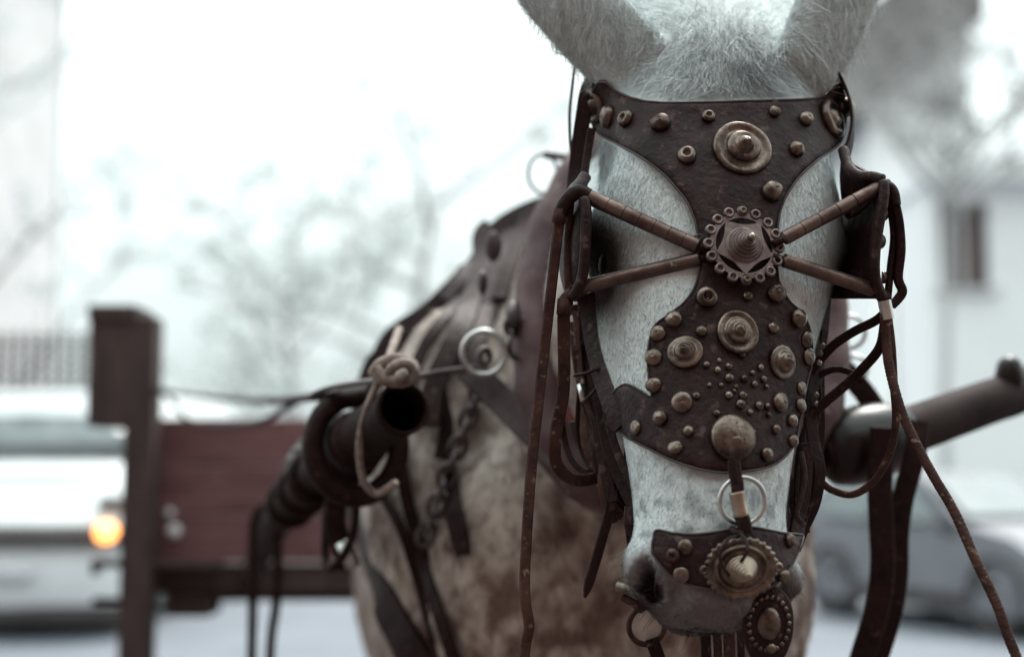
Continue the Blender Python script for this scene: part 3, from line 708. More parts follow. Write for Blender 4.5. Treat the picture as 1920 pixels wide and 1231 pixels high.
T('corner_loop', [(1636, 543, 1.424), (1652, 552, 1.425), (1660, 562, 1.425)], 13, 'leather_dark')

# upper flap joining brow plate and right blinker, crown straps
wing([(1578, 282, 1.475), (1584, 305, 1.462), (1594, 322, 1.45), (1612, 332, 1.44), (1632, 332, 1.43), (1652, 338, 1.422)],
     [(1574, 330, 1.50), (1576, 360, 1.50), (1580, 390, 1.50), (1588, 410, 1.49), (1610, 400, 1.47), (1648, 352, 1.425)], .004, 'blinker_stay')
S('crown_strap', [(1556, 128, 1.56), (1578, 150, 1.55), (1594, 190, 1.545), (1599, 235, 1.54), (1592, 275, 1.53), (1580, 300, 1.52)], 40, face=CX - CD * .35)
S('crown_strap', [(1128, 138, 1.56), (1104, 165, 1.56), (1094, 215, 1.565), (1086, 270, 1.57), (1080, 318, 1.57), (1076, 370, 1.56), (1078, 420, 1.55)], 30, face=FC - CX * .4)
S('crown_strap', [(1110, 240, 1.53), (1103, 280, 1.53), (1096, 330, 1.52), (1093, 365, 1.50)], 15, 'leather')
T('crown_cord', [(1078, 120, 1.62), (1072, 170, 1.62), (1068, 220, 1.62), (1070, 275, 1.62), (1078, 340, 1.61)], 3, 'leather_grey')
T('knot', [(1098, 330, 1.47), (1090, 342, 1.465), (1080, 352, 1.455), (1072, 362, 1.44)], 12, 'leather_grey')

# cheek pieces, image left
ck = S('cheek_strap', [(1108, 548, 1.50), (1118, 600, 1.495), (1128, 655, 1.48), (1142, 710, 1.46), (1158, 755, 1.44), (1176, 790, 1.425)], 62, 'leather', th=.004, face=FC - CX * .55)
for x, y in [(1141, 576), (1144, 592), (1149, 611), (1152, 628), (1158, 662), (1161, 693), (1163, 710)]:
    MB().lathe(P(x, y, 1.468), (FC - CX * .3).normalized(), [(a * 5 * pxm(1.46), h * 5 * pxm(1.46)) for a, h in PROF['dome']], 12).build('stud', M['brass'], ck)
S('cheek_lining', [(1150, 545, 1.50), (1166, 590, 1.49), (1178, 640, 1.475), (1190, 690, 1.455), (1212, 735, 1.43)], 34, 'leather_dark', face=FC - CX * .5)
S('cheek_strap', [(1082, 570, 1.52), (1090, 620, 1.52), (1102, 680, 1.51), (1112, 730, 1.50), (1122, 800, 1.49), (1134, 870, 1.48), (1146, 940, 1.47)], 24, 'leather', face=FC - CX * .3)
S('cheek_strap', [(1112, 700, 1.50), (1128, 770, 1.485), (1142, 840, 1.47), (1172, 915, 1.45), (1204, 975, 1.43)], 24, 'leather_dark', face=FC - CX * .3)
S('cheek_strap', [(1138, 775, 1.47), (1152, 830, 1.46), (1176, 890, 1.445), (1202, 935, 1.43), (1226, 962, 1.415), (1240, 995, 1.40)], 15, 'leather', face=FC - CX * .3)
S('cheek_strap', [(1092, 690, 1.53), (1085, 770, 1.53), (1088, 830, 1.53), (1104, 870, 1.52), (1120, 880, 1.51)], 12, 'leather_dark')
S('strap_loop', [(1052, 770, 1.55), (1058, 820, 1.55), (1072, 862, 1.54), (1098, 884, 1.53), (1122, 872, 1.52)], 12, 'leather_dark')
S('strap_loop', [(1072, 790, 1.54), (1084, 835, 1.54), (1104, 858, 1.53), (1128, 850, 1.51)], 12, 'leather_grey')
S('strap_end', [(1150, 905, 1.475), (1142, 960, 1.47), (1130, 1005, 1.465), (1114, 1060, 1.46), (1096, 1120, 1.455)], 19, 'leather_dark', th=.005)
S('strap_end', [(1180, 985, 1.46), (1185, 1020, 1.46), (1192, 1055, 1.46)], 18, 'leather_dark', th=.004)
S('keeper', [(1186, 950, 1.425), (1184, 978, 1.42), (1190, 994, 1.42), (1206, 1000, 1.415), (1218, 988, 1.415), (1222, 962, 1.42)], 30, 'leather', th=.004, face=lambda t, p: FC + CY * .8)
T('wire_loop', [(1076, 704, 1.475), (1100, 699, 1.47), (1124, 692, 1.47), (1126, 712, 1.47), (1112, 735, 1.47), (1092, 754, 1.475)], 3, 'leather')
MB().tube([P(1087, 720, 1.50), P(1094, 752, 1.495)], 6 * pxm(1.5), 10).build('buckle', M['steel'], bridle)
S('cheek_strap', [(1185, 730, 1.44), (1190, 780, 1.445), (1186, 850, 1.455), (1190, 900, 1.455)], 36, 'leather_dark', face=FC - CX * .7)

rb_ = random.Random(4)
for k in range(9):                                  # the rest of the bundle below the left blinker
    x0 = 1078 + rb_.uniform(-6, 40); y0 = 575 + rb_.uniform(0, 120); d0 = 1.535 + rb_.uniform(-.03, .03); sw = rb_.uniform(-14, 14)
    S('cheek_strap', [(x0, y0, d0), (x0 + 8 + sw * .4, y0 + 80, d0), (x0 + 24 + sw, y0 + 160, d0 - .01), (1120 + rb_.uniform(-22, 26), 840 + rb_.uniform(-10, 20), d0 - .02), (1142 + rb_.uniform(-16, 20), 915 + rb_.uniform(-10, 16), d0 - .03), (1158 + rb_.uniform(-14, 24), 965 + rb_.uniform(-14, 14), d0 - .03)], rb_.uniform(11, 24), rb_.choice(('leather', 'leather_dark', 'leather_worn', 'leather')), face=FC - CX * rb_.uniform(.1, .8))
for k in range(6):
    x0 = 1535 + rb_.uniform(-14, 14); d0 = 1.50 + rb_.uniform(-.02, .03)
    S('cheek_strap', [(x0, 570 + rb_.uniform(0, 50), d0), (x0 - 6, 660, d0), (1524 + rb_.uniform(-12, 12), 750, d0 - .01), (1518 + rb_.uniform(-18, 14), 840, d0 - .02), (1512 + rb_.uniform(-24, 16), 920, d0 - .03), (1496 + rb_.uniform(-22, 12), 1000, d0 - .04)], rb_.uniform(12, 26), rb_.choice(('leather', 'leather_dark', 'leather_worn', 'leather_dark')), face=FC + CX * rb_.uniform(.1, .8))
# straps, image right of the nose
S('cheek_strap', [(1548, 555, 1.50), (1542, 620, 1.49), (1530, 690, 1.475), (1520, 760, 1.46), (1524, 820, 1.455), (1536, 880, 1.45), (1528, 940, 1.455), (1506, 990, 1.46), (1490, 1030, 1.46)], 26, 'leather_dark', face=FC + CX * .5)
S('cheek_strap', [(1510, 830, 1.43), (1512, 880, 1.43), (1508, 930, 1.425), (1498, 965, 1.42), (1490, 1000, 1.41)], 26, 'leather_dark', face=FC + CX * .5)
S('cheek_strap', [(1468, 850, 1.425), (1468, 900, 1.425), (1464, 950, 1.415), (1470, 1000, 1.405)], 40, 'leather_dark', face=FC + CX * .6)
S('cheek_strap', [(1502, 845, 1.415), (1509, 890, 1.41), (1502, 930, 1.405), (1494, 965, 1.40), (1508, 985, 1.40)], 9, 'leather', face=FC + CX * .3)
S('cheek_strap', [(1530, 560, 1.50), (1500, 575, 1.47), (1484, 610, 1.46)], 26, 'leather_dark', face=FC + CX * .5)
for x, y in [(1542, 648), (1538, 662), (1536, 680), (1530, 740), (1530, 757)]:
    MB().lathe(P(x, y, 1.455), (FC + CX * .8).normalized(), [(a * 6 * pxm(1.46), h * 6 * pxm(1.46)) for a, h in PROF['dome']], 12).build('stud', M['brass'], bridle)

# noseband with its scalloped boss
nband, bvz = plate('noseband', nbo, M['leather'], bridle, .008, step=9, miss=.0006)
for x, y, r, k in [(1285, 1025, 13, 'flat'), (1278, 1076, 15, 'flat'), (1478, 1013, 12, 'dome'), (1467, 1078, 11, 'dome')]: stud(x, y, r, k, nband, bvz)
stud(1262, 1041, 12, 'hole', nband, bvz, m='leather_worn', name='leather_eyelet')
bp_, bn_ = surf(1389, 1064, bvz, 30); bn_ = (bn_ * .5 + FC - CY * .22 + CX * .06).normalized(); bd = depth(bp_) - .006; bc = P(1389, 1064, bd); q = pxm(bd)
bu = (CX - bn_ * CX.dot(bn_)).normalized(); bvv = bn_.cross(bu)
if bvv.dot(CY) < 0: bvv = -bvv
def on_boss(a, r, h, rim=1.0, sx=1.06, sy=.90): return bc + (bu * math.cos(a) * sx + bvv * math.sin(a) * sy) * r * q + bn_ * h * q
prof = [(66, -4, 1), (67, 2, 1), (64, 7, 1), (58, 8, .6), (54, 5, .1), (50, 4, 0), (49, 9, 0), (46, 11, 0), (43, 9, 0), (40, 3, 0), (34, 2, 0), (28, 4, 0), (0, 4, 0)]
rs = []
for r, h, sc in prof: rs.append([on_boss(2 * math.pi * k / 112, max(r * (1 + .035 * sc * math.cos(28 * 2 * math.pi * k / 112)), .05), h + sc * 1.2 * math.cos(28 * 2 * math.pi * k / 112)) for k in range(112)])
boss = MB().loft(rs).build('boss', M['brass'], bridle)
prof2 = [(30, 4)]
for i in range(7): prof2 += [(29 - i * 3.7, 4 + i * 7.5), (29.6 - i * 3.7, 7 + i * 7.5), (28.6 - i * 3.7, 10.2 + i * 7.5), (26.2 - i * 3.7, 11.2 + i * 7.5)]
prof2 += [(2, 58), (0, 58.5)]
MB().loft([[on_boss(2 * math.pi * k / 40, max(r, .05), h) for k in range(40)] for r, h in prof2]).build('boss_cone', M['brass_bright'], boss)
for sx in (-1, 1):
    MB().lathe(on_boss(0, sx * 67, 3), bn_, [(a * 10 * q, h * 10 * q) for a, h in PROF['hole']], 16).build('rivet', M['brass'], boss)
T('lace', [(1384, 1004, bd - .012), (1366, 1010, bd - .02), (1350, 1035, bd - .025), (1354, 1060, bd - .02), (1368, 1078, bd - .016)], 3.4, 'leather', boss)
T('lace', [(1388, 1000, bd - .012), (1398, 1012, bd - .024), (1402, 1028, bd - .03), (1396, 1042, bd - .03), (1390, 1052, bd - .024)], 3.6, 'leather', boss)

# ring and its tab hanging from the nose plate
dn = depth(hit(1380, 900)[0]) - .022
S('ring_tab', [(1376, 862, dn - .008), (1378, 885, dn - .010), (1382, 905, dn - .012), (1384, 925, dn - .013)], 24, 'leather', th=.004)
S('ring_tab', [(1375, 865, dn - .0115), (1378, 890, dn - .0135), (1381, 903, dn - .0145)], 10, 'leather_dark', th=.003)
MB().torus(P(1392, 938, dn - .002), FC + CX * .12, 43.5 * pxm(dn), 4.6 * pxm(dn), 56, 12).build('nose_ring', M['steel'], bridle)
MB().lathe(P(1381, 921, dn - .012), (P(1391, 967, dn - .012) - P(1381, 921, dn - .012)), [(14.5 * pxm(dn), 0), (15.5 * pxm(dn), .0005), (15 * pxm(dn), .002), (14.8 * pxm(dn), .019), (15.6 * pxm(dn), .0205), (14.5 * pxm(dn), .021)], 24).build('ferrule', M['brass_bright'], bridle)
S('ring_tab', [(1388, 962, dn - .012), (1394, 978, dn - .014), (1398, 1000, dn - .014)], 27, 'leather', th=.006)
T('knot', [(1372, 990, dn - .008), (1380, 998, dn - .016), (1390, 1000, dn - .016), (1386, 1008, dn - .012)], 7, 'leather')

# bead-edged pendant below
pd = 1.325; pc = P(1441, 1168, pd); q = pxm(pd)
pn = (FC + CX * .10 - CY * .05).normalized(); pu = (CX - pn * CX.dot(pn)).normalized(); pv = pn.cross(pu)
if pv.dot(CY) < 0: pv = -pv
pend = MB().loft([[pc + (pu * math.cos(a) * 50 * s_ + pv * math.sin(a) * 80 * s_ * (1 - .1 * math.sin(a))) * q + pn * h * q for a in [2 * math.pi * k / 40 for k in range(40)]] for s_, h in ((.98, -8), (1, -3), (.96, 0), (.5, 3), (.05, 4))]).build('pendant', M['leather'], bridle)
MB().lathe(pc + pn * 2 * q, pn, [(a * 25 * q, h * 16 * q) for a, h in PROF['dome']], 28, ref=pu, squash=(.94, 1.32)).build('centre_dome', M['brass'], pend)
for k in range(22):
    a = 2 * math.pi * k / 22
    MB().lathe(pc + (pu * math.cos(a) * 38 + pv * math.sin(a) * 51) * q + pn * 2 * q, pn, [(x * 5.2 * q, h * 5.6 * q) for x, h in PROF['dome']], 12).build('bead', M['brass'], pend)
MB().lathe(pc - pv * 46 * q + pu * 4 * q + pn * 3 * q, pn, [(x * 11 * q, h * 11 * q) for x, h in PROF['dome']], 16).build('dome', M['brass'], pend)
S('pendant_hanger', [(1404, 1095, pd + .02), (1414, 1108, pd + .006), (1424, 1122, pd)], 22, 'leather_dark')
S('pendant_hanger', [(1455, 1085, pd + .03), (1452, 1104, pd + .01), (1446, 1120, pd)], 20, 'leather_dark')

# bit, curb ring and chin straps
MB().torus(P(1213, 1172, 1.45), FC + CX * .2, 35 * pxm(1.45), 5.5 * pxm(1.45), 40, 10).build('bit_ring', M['leather_worn'], bridle)
T('bit_cheek', [(1160, 1098, 1.44), (1178, 1104, 1.43), (1205, 1118, 1.42)], 11, 'brass')
T('bit_cheek', [(1168, 1118, 1.44), (1190, 1130, 1.435), (1205, 1142, 1.44)], 9, 'leather_worn')
S('curb_strap', [(1222, 1196, 1.45), (1232, 1225, 1.45), (1250, 1280, 1.45), (1262, 1330, 1.45)], 26, 'leather_dark')
for x, w, m in ((1318, 20, 'leather_dark'), (1340, 16, 'leather_worn'), (1362, 22, 'leather_worn'), (1384, 14, 'leather')):
    S('chin_strap', [(x, 1140, 1.455), (x + 4, 1180, 1.45), (x + 6, 1240, 1.45), (x + 2, 1330, 1.46)], w, m, face=FC + CX * .2)

# reins
rl = empty('rein', P(1010, 760, 1.43), 'ribbed brown leather rein hanging left of the horse head in two strands', 'rein')
S('rein_strand', [(1051, 400, 1.425), (1042, 470, 1.425), (1034, 540, 1.427), (1026, 610, 1.43), (1018, 680, 1.43), (1009, 760, 1.425), (1000, 840, 1.42), (993, 920, 1.415), (988, 1000, 1.41), (984, 1080, 1.405), (986, 1130, 1.40), (992, 1172, 1.40), (986, 1205, 1.40), (980, 1260, 1.395), (972, 1340, 1.39)], 20, 'leather_worn', th=.006, parent=rl)
S('rein_strand', [(1057, 575, 1.43), (1057, 630, 1.435), (1058, 690, 1.44), (1055, 745, 1.445), (1046, 790, 1.45), (1040, 830, 1.455), (1042, 865, 1.465), (1060, 890, 1.48), (1090, 900, 1.50), (1130, 890, 1.51), (1150, 870, 1.52)], 24, 'leather_worn', th=.006, parent=rl)
S('rein_strand', [(1070, 380, 1.435), (1066, 430, 1.438), (1064, 490, 1.438), (1066, 545, 1.435)], 14, 'leather_worn', th=.006, parent=rl)
MB().tube([P(1050, 392, 1.424), P(1047, 418, 1.424)], .0065, 12).build('whipping', M['leather_worn'], rl)
MB().tube([P(1060, 560, 1.428), P(1058, 590, 1.428)], .0075, 12).build('whipping', M['leather_worn'], rl)

rr_ = empty('rein', P(1700, 800, 1.42), 'thin dark leather reins gathered in a silver keeper right of the horse head', 'rein')
S('rein_strand', [(1678, 380, 1.425), (1686, 420, 1.427), (1689, 470, 1.428), (1684, 520, 1.428), (1692, 545, 1.428), (1684, 560, 1.428), (1672, 572, 1.427)], 17, 'leather_dark', th=.006, parent=rr_)
S('rein_strand', [(1668, 375, 1.43), (1676, 440, 1.432), (1670, 500, 1.432), (1664, 565, 1.428)], 13, 'leather_dark', th=.006, parent=rr_)
T('rein_strand', [(1659, 590, 1.426), (1662, 640, 1.425), (1668, 690, 1.42), (1690, 770, 1.41), (1722, 840, 1.40), (1755, 900, 1.39), (1790, 960, 1.38), (1830, 1050, 1.36), (1868, 1130, 1.345), (1892, 1195, 1.335), (1930, 1290, 1.32)], 9.5, 'leather_worn', rr_, ripple=.05, oval=.6)
T('rein_strand', [(1665, 590, 1.428), (1672, 650, 1.43), (1676, 720, 1.435), (1680, 790, 1.44), (1668, 850, 1.445), (1640, 900, 1.455), (1600, 926, 1.465), (1560, 918, 1.47), (1535, 898, 1.475)], 8, 'leather_worn', rr_, oval=.7)
S('rein_strand', [(1661, 585, 1.43), (1640, 602, 1.435), (1600, 622, 1.45), (1562, 648, 1.46), (1530, 684, 1.47), (1512, 712, 1.47)], 17, 'leather_dark', th=.005, parent=rr_)
S('rein_strand', [(1660, 600, 1.428), (1650, 650, 1.43), (1618, 690, 1.44), (1580, 726, 1.45), (1545, 756, 1.455), (1512, 790, 1.46)], 18, 'leather_dark', th=.005, parent=rr_)
S('rein_strand', [(1512, 745, 1.475), (1530, 710, 1.475), (1562, 692, 1.475), (1596, 698, 1.475), (1618, 716, 1.475)], 13, 'leather_dark', th=.005, parent=rr_)
MB().strap([P(1658, 563, 1.424), P(1665, 598, 1.424)], 22 * pxm(1.42), .012, FC).build('keeper', M['steel'], rr_, sharp=40)
# ---------------------------------------------------------------- collar and harness on the horse
M['pad'] = mat('pad', (.045, .018, .020), (.115, .064, .067), rough=.75, scale=14, bump=.4, bscale=60, bdist=.004, c3=(.30, .25, .25), c3lo=.62)
M['red_cloth'] = mat('red_cloth', (.16, .030, .027), (.24, .075, .07), rough=.85, scale=30, bump=.3)
M['rope'] = mat('rope', (.17, .13, .11), (.34, .28, .25), rough=.85, scale=60, bump=.7, bscale=300)
M['iron'] = mat('iron', (.006, .003, .0028), (.014, .0085, .008), spec=.3, rough=.34, rough2=.24, scale=14, metal=0, bump=.25, bscale=90)
M['red_paint'] = mat('red_paint', (.090, .035, .037), (.15, .068, .070), rough=.6, scale=5, stretch=(1, 1, 6), bump=.4, bscale=30, c3=(.20, .11, .105), c3lo=.6)
M['dark_wood'] = mat('dark_wood', (.026, .0125, .0115), (.055, .033, .031), rough=.7, scale=6, stretch=(4, 4, 1), bump=.4, bscale=40)
M['white_plastic'] = mat('white_plastic', (.6, .6, .62), (.7, .7, .72), rough=.4, scale=5, bump=0)
cpts = [(1090, 330, 2.04), (1035, 430, 1.99), (1010, 560, 1.94), (1006, 690, 1.90), (1030, 800, 1.87), (1095, 890, 1.85), (1270, 960, 1.83), (1440, 900, 1.85), (1522, 800, 1.87), (1545, 690, 1.90), (1540, 560, 1.94), (1500, 410, 1.99), (1410, 290, 2.04), (1250, 225, 2.08), (1150, 260, 2.07)]
collar = empty('horse_collar', P(1270, 650, 1.9), 'dusty pink padded collar round the base of the horse neck', 'horse collar')
def ring_tube(pts, r, m, name, parent, oval=1.0, off=(0, 0, 0)):
    L = [P(*[a + b for a, b in zip(q, off)]) for q in closed_spline(pts, 6)]; n = len(L); rings = []
    c = sum(L, Vector()) / n
    for i in range(n):
        t = (L[(i + 1) % n] - L[i - 1]).normalized(); o_ = (L[i] - c); o_ = (o_ - t * o_.dot(t)).normalized(); b = t.cross(o_)
        rr = r * (1 + .06 * math.sin(i * 1.3))
        rings.append([L[i] + o_ * rr * math.cos(a) + b * rr * oval * math.sin(a) for a in [2 * math.pi * k / 16 for k in range(16)]])
    rings.append(rings[0]); return MB().loft(rings, True, False).build(name, m, parent)
ring_tube(cpts, .030, M['pad'], 'pad', collar, 1.5)
inner = [(1270 + (x - 1270) * .885, 600 + (y - 600) * .89, d - .015) for x, y, d in cpts]
ring_tube(inner, .010, M['red_cloth'], 'lining', collar, 1.8)
outer = [(1270 + (x - 1270) * 1.085, 600 + (y - 600) * 1.07, d + .02) for x, y, d in cpts]
ring_tube(outer, .0045, M['leather_grey'], 'rim', collar)

harness = empty('harness', P(850, 700, 1.95), 'dark leather harness straps with rings and chain over the horse shoulder', 'harness')
def drape(name, pts, w, m='leather_dark', th=.006, off=.012, dflt=2.2, n=6, parent=None):
    """strap laid on the body along a path in the photograph"""
    sp = spline(pts, n); ds, ns = [], []
    for x, y in sp:
        h, nr = hit(x, y); ok = h is not None and depth(h) > 1.72
        ds.append(depth(h) if ok else np.nan); ns.append(nr if ok else None)
    ds = np.array(ds); ok = ~np.isnan(ds)
    ds = np.interp(np.arange(len(ds)), np.where(ok)[0], ds[ok]) if ok.any() else np.full(len(ds), dflt)
    for _ in range(6): ds[1:-1] = np.minimum(ds[1:-1], .25 * ds[:-2] + .5 * ds[1:-1] + .25 * ds[2:])
    W = [P(x, y, d - off) for (x, y), d in zip(sp, ds)]
    nz = [n_ if n_ is not None else FC for n_ in ns]
    for i in range(len(W)):                         # past the body's edge the strap still lies on the coat
        c_, n_, _, dist = BV.find_nearest(W[i])
        if not ok[i] or dist > off * 2.2:
            W[i] = c_ + n_ * off; nz[i] = n_
    for _ in range(3): W[1:-1] = [W[i - 1] * .25 + W[i] * .5 + W[i + 1] * .25 for i in range(1, len(W) - 1)]
    def fc(t, p): return (nz[int(round(t * (len(nz) - 1)))] + FC * 1.2).normalized()
    return MB().strap(W, w * pxm(float(np.mean(ds))), th, fc).build(name, M[m], parent or harness, sharp=35)
drape('back_strap', [(1078, 330), (1040, 355), (985, 398), (920, 462), (862, 534), (790, 598), (706, 668), (628, 736)], 46, off=.02)
drape('back_strap', [(1000, 385), (965, 440), (935, 510), (905, 580), (880, 640), (860, 690)], 52, 'leather_dark', off=.014)
drape('tug_strap', [(922, 428), (906, 480), (890, 545), (866, 610), (838, 670), (812, 730), (806, 800)], 40, 'leather', th=.009, off=.03)
drape('tug_strap', [(880, 500), (845, 548), (780, 606), (716, 664), (660, 712)], 42, 'leather_dark', th=.01, off=.02)
drape('tug_strap', [(820, 690), (830, 760), (838, 800), (826, 860)], 26, 'leather_dark', off=.014)
S('shoulder_strap', [(880, 692, 1.90), (925, 735, 1.88), (970, 780, 1.86), (1015, 825, 1.84), (1062, 866, 1.82)], 54, 'leather_grey', th=.006, parent=harness, face=FC - CX * .3 + CY * .3)
S('trace_strap', [(890, 690, 1.88), (840, 696, 1.86), (800, 703, 1.84), (762, 710, 1.80)], 13, 'leather_grey', th=.006, parent=harness)
def tring(x, y, d, r, t, m='steel', ax=None, sq=(1, 1), parent=None, name='ring'):
    return MB().torus(P(x, y, d), ax or (FC + CX * .25), r * pxm(d), t * pxm(d), 40, 10, ref=CX, squash=sq).build(name, M[m], parent or harness)
tring(907, 661, 1.86, 41, 5.2, 'steel'); tring(908, 668, 1.875, 14, 6, 'steel_dark', FC + CX); tring(958, 610, 1.88, 15, 4.5, 'steel_dark', FC + CX); tring(965, 648, 1.88, 22, 5, 'steel_dark', FC + CX * 2)
MB().lathe(P(962, 590, 1.88), FC - CX * .3 + CY * .4, [(0, -.012), (.010, -.01), (.013, 0), (.008, .009), (0, .012)], 20, squash=(.8, 1.6)).build('hame_knob', M['steel_dark'], harness)
tring(1018, 326, 2.14, 29, 3.2, 'steel_dark', FC + CX * .3, (1, 1.25)); tring(1592, 622, 1.93, 30, 4, 'steel', FC - CX * .4); tring(1604, 690, 1.93, 22, 4, 'steel', FC - CX * .4); tring(1570, 655, 1.93, 15, 6, 'steel_dark', FC - CX * .4)
MB().tube(pspline([(1020, 290, 2.14), (1040, 292, 2.14), (1064, 296, 2.12)], 6), .006, 8).build('ring_stem', M['steel_dark'], harness)
MB().lathe(P(925, 462, 2.06), FC + CX * .4, [(0, -.008), (.012, -.008), (.014, 0), (.012, .008), (0, .009)], 18, squash=(.8, 1.5)).build('strap_buckle', M['leather_grey'], harness)
MB().lathe(P(905, 530, 1.99), FC, [(0, -.008), (.009, -.007), (.011, 0), (.009, .006), (0, .007)], 18, squash=(.6, 1.5)).build('strap_buckle', M['steel_dark'], harness)
for pts, w, m in [([(1648, 775), (1620, 735), (1590, 700), (1560, 672)], 40, 'leather_dark')]:
    S('tug_strap', [(x, y, 1.90 - i * .0) for i, (x, y) in enumerate(pts)], w, m, th=.01, parent=harness)
drape('back_strap', [(965, 425), (940, 490), (915, 560), (892, 620), (868, 690)], 40, 'leather', off=.018)
drape('back_strap', [(1030, 372), (985, 425), (958, 490), (935, 560)], 30, 'leather_dark', off=.02)
drape('back_strap', [(1058, 372), (1020, 440), (990, 520), (975, 600), (965, 660)], 22, 'leather_dark', off=.03)
drape('tug_strap', [(860, 560), (820, 612), (790, 660), (770, 720), (775, 790)], 24, 'leather', off=.022)
drape('tug_strap', [(905, 470), (870, 520), (835, 560)], 30, 'leather_grey', th=.01, off=.034)
drape('tug_strap', [(760, 640), (720, 690), (690, 740), (668, 800)], 30, 'leather_dark', th=.01, off=.03)
# breast and belly straps
drape('breast_strap', [(748, 852), (762, 930), (786, 1020), (806, 1100), (836, 1190), (870, 1290)], 26, off=.02)
drape('breast_strap', [(712, 920), (752, 990), (776, 1060), (798, 1140), (820, 1240)], 20, off=.022)
drape('breast_strap', [(845, 880), (852, 940), (866, 1000), (870, 1040)], 26, off=.016); drape('breast_strap', [(838, 950), (850, 1000), (862, 1040)], 16, off=.018)
drape('belly_strap', [(662, 930), (676, 1000), (700, 1080), (738, 1160), (780, 1240), (830, 1330)], 62, 'leather_dark', th=.01, off=.026)

chain = empty('trace_chain', P(845, 870, 1.86), 'steel chain hanging from the shoulder ring down the horse chest', 'chain')
cp = spline([(898, 728), (886, 765), (872, 800), (856, 845), (840, 885), (826, 925), (812, 965), (800, 1000), (788, 1040)], 30)
acc = [0]
for a, b in zip(cp, cp[1:]): acc.append(acc[-1] + math.dist(a, b))
for k in range(11):
    t = k * 29.0; i = min(np.searchsorted(acc, t), len(cp) - 2); x, y = cp[i]; dx, dy = np.array(cp[min(i + 3, len(cp) - 1)]) - np.array(cp[i - 3 if i > 3 else 0])
    h, _ = hit(x, y); d = (depth(h) if h is not None and depth(h) > 1.72 else 1.95) - .03
    along = (CX * dx - CY * dy).normalized(); ax = (FC if k % 2 == 0 else along.cross(FC)).normalized()
    L = []
    u_ = along; v_ = ax.cross(along).normalized(); c_ = P(x, y, d)
    lk = [c_ + (u_ * math.cos(a) * 23 + v_ * math.sin(a) * 15) * pxm(d) for a in [2 * math.pi * j / 24 for j in range(25)]]
    MB().tube(lk, 5.4 * pxm(d), 8, cap=False).build('link', M['steel_dark'], chain)

# ---------------------------------------------------------------- the cart
CD_ = 4.15                                         # metres from the lens to the cart's front board
cart = empty('cart', G(560, 1230) * 0 + Vector((-.15, 4.6, 0)), 'dark red wooden cart with black post and iron shafts behind the horse', 'cart')
def qbox(name, x0, x1, y0, y1, d, th, m, parent, bev=.006):
    a, b = Q(x0, y1, d), Q(x1, y0, d); c = (a + b) / 2
    mb = MB().box((c.x, d * 1.0 + th / 2, c.z), (abs(b.x - a.x) / 2, th / 2, abs(b.z - a.z) / 2))
    o = mb.build(name, m, parent, smooth=False)
    if bev: md = o.modifiers.new('b', 'BEVEL'); md.width = bev; md.segments = 2
    return o
for y0, y1 in ((784, 871.2), (872, 961.2), (962, 1050)): qbox('plank', 284, 1490, y0, y1, CD_, .03, M['red_paint'], cart)
qbox('beam', 290, 1490, 1053, 1108, CD_ + .02, .12, M['dark_wood'], cart)
qbox('block', 318, 402, 1108, 1152, CD_ + .03, .16, M['dark_wood'], cart)
qbox('block', 262, 420, 1050, 1062, CD_ - .06, .06, M['dark_wood'], cart)
post = qbox('post', 232, 288, 590, 1500, CD_ - .10, .10, M['dark_wood'], cart)
qbox('post_box', 162, 236, 588, 800, CD_ - .10, .16, M['dark_wood'], cart)
qbox('post_cap', 158, 252, 568, 600, CD_ - .11, .20, M['dark_wood'], cart)
qbox('bracket', 180, 234, 1046, 1062, CD_ - .1, .05, M['iron'], cart); qbox('bracket', 178, 190, 1046, 1076, CD_ - .1, .05, M['iron'], cart); qbox('bracket', 182, 234, 1116, 1130, CD_ - .1, .05, M['iron'], cart)
for x, y, r in ((333, 993, 13), (325, 960, 8)):
    MB().lathe(((x - 960) / FPX * CD_, CD_ - .004, CAM_H + (890 - y) / FPX * CD_), (0, -1, 0), [(r * CD_ / FPX, 0), (r * CD_ / FPX, .008), (r * CD_ / FPX * .7, .013), (0, .015)], 18).build('reflector', M['white_plastic'], cart)
for x, y, d in ((568, 918, 2.30), (546, 942, 2.45), (592, 893, 2.16)):       # leather lashings round the shaft
    tq = (P(524, 968, 2.7) - P(630, 856, 2.02)).normalized()
    MB().torus(P(x, y, d), tq, .033, .009, 24, 8).build('lashing', M['leather_dark'], cart)
for sx, x in ((0, -1.02), (1, .78)):
    MB().box((x, 5.2, 1.24), (.02, 1.0, .2)).build('side_board', M['red_paint'], cart, smooth=False)
MB().box((-.12, 5.2, 1.02), (.88, 1.0, .025)).build('floor_board', M['dark_wood'], cart, smooth=False)
MB().tube([(-1.2, 5.0, .36), (.96, 5.0, .36)], .035, 10).build('axle', M['iron'], cart)
for x in (-.42, .2): MB().box((x, 5.0, .68), (.04, .3, .32)).build('spring_block', M['dark_wood'], cart, smooth=False)
for x in (-1.16, .92):
    w = MB().lathe((x - .05, 5.0, .36), (1, 0, 0), [(.05, 0), (.075, .02), (.075, .08), (.05, .1)], 16).build('wheel', M['dark_wood'], cart)
    MB().torus((x, 5.0, .36), (1, 0, 0), .335, .025, 48, 8).build('rim', M['iron'], w)
    for k in range(12):
        a = 2 * math.pi * k / 12; MB().tube([(x, 5 + .06 * math.cos(a), .36 + .06 * math.sin(a)), (x, 5 + .32 * math.cos(a), .36 + .32 * math.sin(a))], .016, 6).build('spoke', M['dark_wood'], w)
